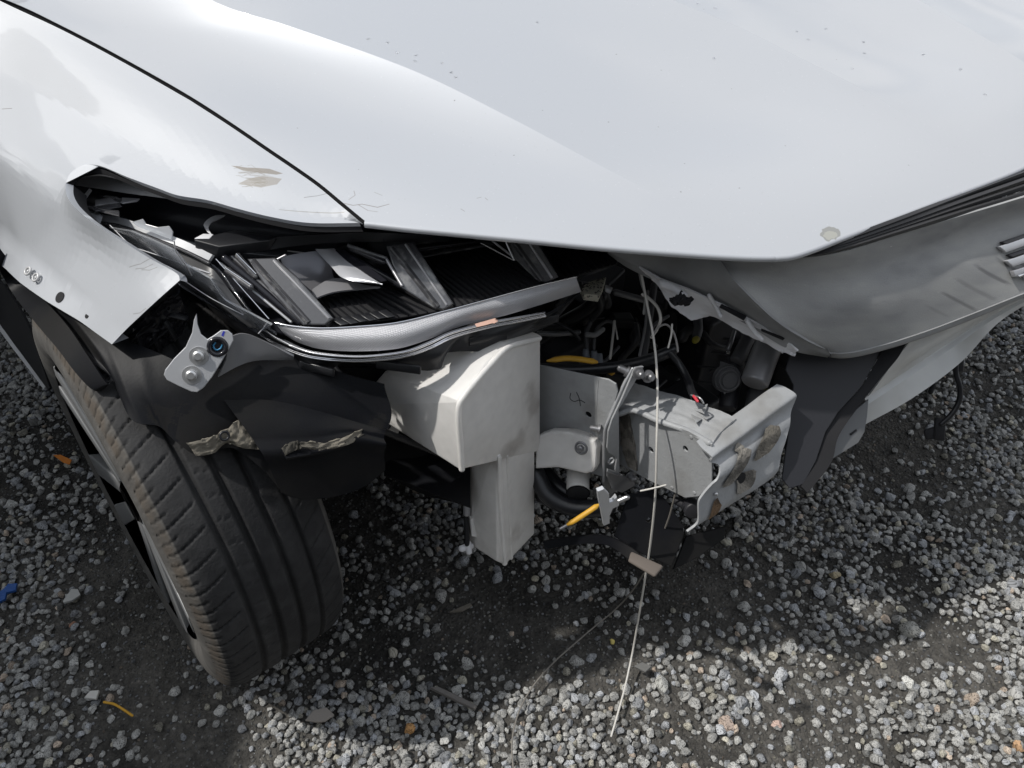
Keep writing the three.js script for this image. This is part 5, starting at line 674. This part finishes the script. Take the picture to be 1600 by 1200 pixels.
  cyl([1170, 526, 1.22], [1150, 566, 1.2], 0.011, 0.011, cast, 'cylinder'); cyl([1202, 535, 1.16], [1178, 600, 1.14], 0.0205, 0.0205, P({ color: rgb(0.3, 0.3, 0.31), roughness: 0.4, metalness: 0.4 }), 'canister'); cyl([1190, 612, 1.2], [1183, 650, 1.18], 0.021, 0.021, cast, 'canister'); cyl([1193, 606, 1.19], [1192, 612, 1.19], 0.016, 0.013, P({ color: rgb(0.1, 0.09, 0.03), roughness: 0.6 }), 'canister_cap');
  cyl([1149, 562, 1.22], [1136, 640, 1.2], 0.016, 0.014, dk, 'cylinder');
  { const p = PD(1136, 592, 1.16), n = V3(-0.45, 0.45, 0.75).normalize(), gs = [[0.022, 0.008, 0], [0.019, 0.004, 0.006], [0.012, 0.005, 0.008]].map(([r, h, o]) => orient(new THREE.CylinderGeometry(r * 0.94, r, h, 36).rotateX(Math.PI / 2), p.clone().addScaledVector(n, o), n)); mesh('horn', [...gs, orient(new THREE.TorusGeometry(0.0155, 0.0014, 8, 36), p.clone().addScaledVector(n, 0.009), n)], cast, eb); }
  mesh('horn_bracket', plate([[1132, 572], [1150, 578], [1146, 618], [1138, 624], [1130, 600]], plane3(PD(1132, 572, 1.17), PD(1150, 578, 1.16), PD(1138, 624, 1.15)), 0.003, 0.0006).translate(0.004, 0, -0.012), cast, eb);
  T([[1147, 518, 1.2], [1142, 535, 1.19], [1138, 545, 1.19]], 0.0035, M.greyPipe, 'metal_pipe', 10); cyl([1138, 549, 1.19], [1137, 553, 1.19], 0.003, 0.003, M.bolt, 'fitting');
  B([1235, 590, 1.2], 0.05, 0.08, 0.05, M.matte, 'air_guide', { ry: 0.4 }); B([1060, 640, 1.3], 0.12, 0.04, 0.08, dk, 'cross_member'); B([870, 545, 1.32], 0.09, 0.05, 0.08, dk, 'fuse_box');
  // below the rail
  cyl([903, 728, 1.2], [903, 768, 1.17], 0.0175, 0.0175, P({ color: rgb(0.55, 0.54, 0.52), roughness: 0.5 }), 'drier_bottle'); cyl([903, 768, 1.172], [903, 773, 1.168], 0.0182, 0.0182, M.matte, 'drier_cap');
  T([[838, 740, 1.2], [855, 772, 1.19], [885, 790, 1.18], [920, 795, 1.17], [950, 790, 1.17]], 0.014, M.black, 'coolant_hose'); T([[850, 735, 1.24], [872, 760, 1.22], [900, 780, 1.21]], 0.012, M.black, 'coolant_hose'); cyl([850, 770, 1.22], [866, 786, 1.2], 0.016, 0.013, dk, 'pulley');
  mesh('cross_blade', sheet([D([[848, 846, 1.16], [900, 838, 1.14], [945, 838, 1.12], [985, 855, 1.1], [1012, 880, 1.08]]), D([[852, 858, 1.16], [905, 850, 1.14], [948, 852, 1.12], [980, 872, 1.1], [1003, 894, 1.08]])], 30, 5, 0.006), M.liner, eb);
  mesh('tan_arm', hull(D([[988, 866, 1.09], [1032, 886, 1.07], [1022, 898, 1.06], [985, 876, 1.08]]), 0.003), P({ color: rgb(0.13, 0.11, 0.095), roughness: 0.8 }), eb);
  const bp2 = plane3(PH(985, 775, 0.36), PH(1068, 836, 0.32), PH(1004, 865, 0.3));
  mesh('splash_plate', plate([[982, 772], [1016, 762], [1040, 780], [1068, 822], [1068, 838], [1050, 886], [1004, 866], [959, 838]], bp2, 0.005, 0.0015, [[1013, 813, 5, 6]]), M.liner, eb);
  mesh('splash_plate', plate([[1072, 838], [1134, 822], [1132, 842], [1090, 872], [1052, 890]], plane3(PH(1072, 838, 0.3), PH(1134, 822, 0.3), PH(1052, 890, 0.27)), 0.005, 0.0015), M.liner, eb);
  T([[1056, 782, 1.14], [1075, 792, 1.12]], 0.006, dk, 'stay', 8); cyl([1078, 788, 1.12], [1084, 800, 1.1], 0.013, 0.013, dk, 'bush');
  T([[1001, 767, 1.08], [1020, 763, 1.07], [1040, 758, 1.07]], 0.0013, M.wire, 'thin_wire', 10);
  // more of the bay: dark hoses, looms and brackets in no particular order
  for (let i = 0; i < 34; i++) { const x = rr(850, 1230), y = rr(420, 600), d = rr(1.24, 1.4), a = rr(0, 6.28), L = rr(25, 70), b = rr(-20, 20); const tone = rnd() < 0.2 ? rr(0.12, 0.22) : rr(0.012, 0.07); T([[x, y, d], [x + Math.cos(a) * L * 0.5 + b, y + Math.sin(a) * L * 0.5, d - 0.01], [x + Math.cos(a) * L, y + Math.sin(a) * L + b * 0.5, d + rr(-0.02, 0.02)]], [0.0018, 0.003, 0.0055, 0.009][i % 4], P({ color: rgb(tone, tone, tone * 1.06), roughness: rr(0.3, 0.6) }), ['wire', 'wire', 'coolant_hose', 'coolant_hose'][i % 4], 16); }
  for (let i = 0; i < 12; i++) { const t = rr(0.014, 0.05); B([rr(860, 1220), rr(440, 610), rr(1.34, 1.42)], rr(0.02, 0.06), rr(0.015, 0.05), rr(0.02, 0.05), P({ color: rgb(t, t, t * 1.06), roughness: rr(0.3, 0.6) }), 'engine_block_cover', { ry: rr(-0.6, 0.6), rz: rr(-0.3, 0.3) }); }
  // curled loose strands by the trim
  T([[1004, 460, 1.06], [1016, 468, 1.06], [1028, 482, 1.06], [1032, 500, 1.06], [1026, 515, 1.07], [1018, 527, 1.07]], 0.0022, M.wire, 'curled_wire'); T([[1019, 526, 1.065], [1028, 512, 1.06], [1040, 507, 1.06], [1051, 517, 1.05], [1057, 535, 1.05], [1059, 549, 1.05]], 0.0015, P({ color: rgb(0.3, 0.29, 0.28), roughness: 0.5 }), 'curled_wire'); T([[1050, 507, 1.04], [1049, 522, 1.04], [1044, 543, 1.04]], 0.0013, M.wire, 'curled_wire', 16);
  T([[998, 416, 1.07], [1002, 440, 1.07], [1008, 462, 1.07], [1006, 490, 1.07]], 0.002, P({ color: rgb(0.25, 0.25, 0.24), roughness: 0.5 }), 'thin_wire');
}

// ================================================================ THE REST OF THE CAR (out of the frame) and its underside
{
  const st = [-0.95, -1.25, -1.6, -2.2, -2.9, -3.35], roof = [1.02, 1.2, 1.4, 1.47, 1.42, 1.1];
  const half = (u, i) => [V3(-0.1, 0.26, u), V3(-0.135, 0.42, u), V3(-0.13, 0.7, u), V3(-0.115, 0.88, u), V3(mix(-0.05, 0.12, (roof[i] - 1) / 0.45), mix(0.97, roof[i], 0.6), u), V3(0.3, roof[i] - 0.02, u), V3(VC, roof[i], u)];
  const mir = (p) => V3(2 * VC - p.x, p.y, p.z);
  const low = st.map((u, i) => half(u, i).slice(0, 4)), upp = st.map((u, i) => { const h = half(u, i).slice(3); return [...h, ...h.slice(0, -1).reverse().map(mir)]; });
  mesh('body_side', sheet(low, 12, 30, 0.004), M.paint); mesh('body_side', sheet(low.map((r) => r.map(mir)), 12, 30, 0.004), M.paint);
  mesh('windshield', sheet(upp.slice(0, 3), 30, 12, 0.005), M.gloss); mesh('roof', sheet(upp.slice(2), 30, 24, 0.004), M.paint);
  mesh('tailgate', sheet([low[5].concat(low[5].map(mir).reverse()), upp[5].map((p) => p.clone().add(V3(0, -0.01, -0.01)))].map((r) => r), 24, 8, 0.004), M.paint);
  mesh('floor_pan', sheet([[V3(0.2, 0.24, 0.1), V3(2 * VC - 0.2, 0.24, 0.1)], [V3(0.14, 0.22, -0.5), V3(2 * VC - 0.1, 0.22, -0.5)], [V3(-0.08, 0.22, -0.6), V3(2 * VC + 0.08, 0.22, -0.6)], [V3(-0.08, 0.22, -3.3), V3(2 * VC + 0.08, 0.22, -3.3)]], 10, 20, 0.01), M.matte);
  mesh('inner_wing', sheet([[V3(0.24, 0.82, -0.9), V3(0.24, 0.78, -0.2), V3(0.3, 0.7, 0.12)], [V3(0.24, 0.24, -0.9), V3(0.24, 0.24, -0.2), V3(0.3, 0.3, 0.16)]], 20, 10, 0.004), M.matte);
  mesh('gap_shade_gutter', sheet([c0p.slice(2, 10).map((p) => p.clone().add(V3(0.02, -0.03, -0.005))), c0p.slice(2, 10).map((p) => p.clone().add(V3(-0.02, -0.03, 0.0)))], 40, 4, 0.002), M.matte);  // black sheet below the gap, coloured to give its shade
  // far side of the front end
  const fw = (u0, u1) => [[V3(2 * VC - 0.06, 0.88, u0), V3(2 * VC - 0.16, 0.82, u1 - 0.2), V3(2 * VC - 0.5, 0.78, u1)], [V3(2 * VC + 0.1, 0.7, u0), V3(2 * VC, 0.66, u1 - 0.25), V3(2 * VC - 0.5, 0.62, u1 + 0.02)], [V3(2 * VC + 0.1, 0.3, u0), V3(2 * VC, 0.3, u1 - 0.25), V3(2 * VC - 0.5, 0.28, u1 + 0.02)]];
  mesh('far_fender', sheet(fw(-0.95, 0.62), 24, 12, 0.004), M.paint);
  // back of the wheel arch with the sill edge below it
  const S = (L) => L.map(([x, y, h]) => PH(x, y, h));
  mesh('arch_liner_rear', sheet([S([[-40, 400, 0.52], [0, 440, 0.5], [40, 500, 0.47], [62, 560, 0.42], [78, 606, 0.36]]), S([[-60, 470, 0.46], [-8, 500, 0.4], [24, 540, 0.38], [50, 575, 0.35], [74, 608, 0.33]])], 24, 6, 0.004), M.matte);
  mesh('sill_edge', sheet([S([[-50, 436, 0.46], [0, 502, 0.4], [25, 536, 0.375], [50, 571, 0.35], [73, 603, 0.325]]), S([[-56, 442, 0.45], [-6, 509, 0.392], [19, 543, 0.368], [45, 577, 0.343], [68, 608, 0.318]])], 30, 4, 0.004), M.silver);
}

// ================================================================ LOOSE WIRES trailing to the ground
{
  const W = (L) => L.map(([x, y, h]) => { const p = PH(x, y, h); return p.applyMatrix4(car.matrixWorld); });
  mesh('loose_wire', tube(W([[1000, 418, 0.7], [1010, 470, 0.665], [1022, 535, 0.62], [1027, 600, 0.58], [1026, 690, 0.52], [1024, 770, 0.44], [1016, 850, 0.33], [1006, 915, 0.22], [996, 975, 0.11], [987, 1025, 0.035], [976, 1075, 0.018], [966, 1112, 0.014], [955, 1150, 0.012]]), 0.0017, 160, 7), M.wire, scene, { label: 'thin white wire hanging straight down in front of the crash rail', category: 'wire' });
  mesh('loose_wire', tube(W([[1056, 768, 0.42], [1044, 812, 0.35], [1020, 868, 0.24], [990, 920, 0.12], [958, 955, 0.04], [930, 978, 0.024], [895, 1008, 0.022], [858, 1042, 0.022], [826, 1082, 0.02], [808, 1120, 0.02], [800, 1160, 0.018], [802, 1200, 0.016], [806, 1230, 0.012]]), 0.0014, 160, 7), P({ color: rgb(0.2, 0.185, 0.165), roughness: 0.6 }), scene, { label: 'thin brownish wire running from under the car to the left across the gravel', category: 'wire' });
}

// ================================================================ SMALL THINGS LYING ON THE GROUND
{
  const SV = scene.userData.stones; scene.userData = {};
  const put = (name, px, py, size, color, label, category, v = 0, flat = 1, map = true) => { const g = SV[v].clone(); g.scale(size, size * flat, size); g.rotateY(v * 1.3 + px); const p = GW(px, py, 0.006); const m = new THREE.Mesh(g, new THREE.MeshStandardMaterial({ color: rgb(...color), map: map ? stoneMap : null, roughness: 0.9, bumpMap: map ? stoneMap : null, bumpScale: 0.0006 })); m.name = numbered(name); m.position.set(p.x, groundH(p.x, p.z) + size * flat * 0.55, p.z); m.castShadow = m.receiveShadow = true; m.userData = { label, category }; scene.add(m); };
  const stoneMap = scene.getObjectByName('gravel').children[0].material.map;
  put('orange_stone', 640, 1139, 0.0145, [0.62, 0.34, 0.14], 'orange brown stone among the bright grey gravel in front of the tyre', 'stone', 2);
  put('large_stone', 1034, 1070, 0.018, [0.5, 0.5, 0.48], 'large grey stone in the sunlit gravel just right of the white wire', 'stone', 1);
  put('large_stone', 1422, 984, 0.021, [0.36, 0.36, 0.34], 'largest grey stone, at the edge of the shade on the right', 'stone', 4);
  put('pink_stone', 1138, 1130, 0.017, [0.5, 0.4, 0.34], 'pinkish flat stone in the gravel near the bottom centre right', 'stone', 5, 0.7);
  put('pink_stone', 1214, 1130, 0.01, [0.62, 0.46, 0.4], 'small pale pink pebble right of the larger pinkish stone', 'stone', 6);
  put('orange_stone', 1592, 1163, 0.014, [0.6, 0.38, 0.22], 'orange tinted stone in the bottom right corner', 'stone', 3);
  put('tan_stone', 1304, 897, 0.012, [0.42, 0.36, 0.24], 'tan square stone in the shade in front of the black side duct', 'stone', 7);
  put('white_stone', 1422, 1064, 0.014, [0.66, 0.66, 0.64], 'very pale square stone in the sunlit gravel at right', 'stone', 0);
  put('red_stone', 112, 974, 0.008, [0.4, 0.22, 0.15], 'small reddish stone left of the wheel', 'stone', 8);
  const flat = (name, px, h, color, label, category, th = 0.004, rough = 0.8) => { const P3 = px.map(([x, y]) => GW(x, y, h)), c = P3.reduce((a, b) => a.add(b), V3()).multiplyScalar(1 / P3.length); const s = new THREE.Shape(P3.map((p) => new THREE.Vector2(p.x - c.x, -(p.z - c.z)))); const g = new THREE.ExtrudeGeometry(s, { depth: th, bevelEnabled: true, bevelSize: 0.0006, bevelThickness: 0.0006, bevelOffset: -0.0006, bevelSegments: 1 }); g.rotateX(-Math.PI / 2); const m = mesh(name, g, P({ color: rgb(...color), roughness: rough, bumpMap: bumpT, bumpScale: 0.0006 }), scene, { label, category }); m.position.set(c.x, h, c.z); m.rotation.set(rr(-0.12, 0.12), 0, rr(-0.12, 0.12)); };
  flat('plastic_shard', [[100, 942], [112, 922], [122, 921], [126, 930], [114, 940], [101, 945]], 0.012, [0.5, 0.5, 0.48], 'pale grey triangular shard on bare earth left of the wheel', 'shard');
  flat('plastic_shard', [[133, 1092], [142, 1081], [156, 1080], [152, 1094]], 0.012, [0.62, 0.61, 0.58], 'white flat shard on the earth at lower left above the yellow strip', 'shard');
  flat('stone_slab', [[478, 1128], [490, 1112], [510, 1106], [522, 1117], [508, 1128], [494, 1130]], 0.016, [0.33, 0.3, 0.27], 'brownish flat slab lying in the sunlit gravel near the tyre', 'stone');
  flat('slate_chip', [[990, 1042], [1003, 1036], [1018, 1043], [1008, 1052]], 0.022, [0.14, 0.14, 0.135], 'dark grey slate chip in the gravel beside the white wire', 'stone');
  flat('wood_splinter', [[672, 1078], [684, 1076], [712, 1088], [745, 1104], [742, 1110], [714, 1098]], 0.02, [0.16, 0.15, 0.14], 'grey wooden splinter at the edge of the shade in front of the car', 'splinter', 0.006);
  flat('wood_splinter', [[703, 957], [735, 944], [738, 948], [722, 956]], 0.012, [0.2, 0.18, 0.15], 'short pale splinter in the deep shade below the washer tank', 'splinter');
  flat('dry_leaf', [[84, 713], [96, 712], [112, 718], [108, 725], [98, 722]], 0.014, [0.6, 0.2, 0.03], 'orange dry leaf on the gravel left of the wheel', 'leaf', 0.001);
  flat('blue_scrap', [[-6, 932], [8, 922], [14, 914], [28, 913], [26, 924], [12, 928], [10, 938], [-4, 946]], 0.022, [0.02, 0.09, 0.32], 'blue plastic scrap at the left edge of the picture', 'plastic scrap', 0.005, 0.4);
  mesh('yellow_strip', tube([[163, 1097], [178, 1100], [192, 1108], [207, 1118]].map(([x, y]) => GW(x, y, 0.012)), 0.0022, 20, 6), M.yellow, scene, { label: 'thin yellow plastic strip lying on the earth at lower left', category: 'plastic scrap' });
  put('yellow_chip', 957, 1000, 0.007, [0.6, 0.5, 0.16], 'small yellow chip in the gravel left of the white wire', 'stone', 3, 1, false);
}

// ================================================================ unseen wall: side leg inferred from shade, back leg added to darken the front
{
  const g = grp('shade_wall', scene); g.userData = { label: 'unseen grey wall, side leg inferred from shade, back leg added to darken the car front', category: 'wall' };
  const top = 1.78, wm = P({ color: rgb(0.16, 0.16, 0.155), roughness: 0.9 }), w = (x0, x1, y0, y1, z0, z1) => { const b = new THREE.BoxGeometry(x1 - x0, y1 - y0, z1 - z0); b.translate((x0 + x1) / 2, (y0 + y1) / 2, (z0 + z1) / 2); return b; };
  mesh('wall_core', w(-1.83, -1.67, -0.02, top - 0.06, -6, 2.3), P({ color: rgb(0.5, 0.5, 0.48), roughness: 0.9 }), g); mesh('wall_core', w(-1.83, 6, -0.02, top + 1.9, 2.302, 2.46), wm, g); mesh('coping', [w(-1.86, -1.64, top - 0.058, top, -6.03, 2.28), w(-1.86, 6.03, top + 1.902, top + 1.96, 2.285, 2.48)], wm, g);  // side leg pale for bounce on the fender; taller back leg blocks front sky
}

renderer.render(scene, camera);
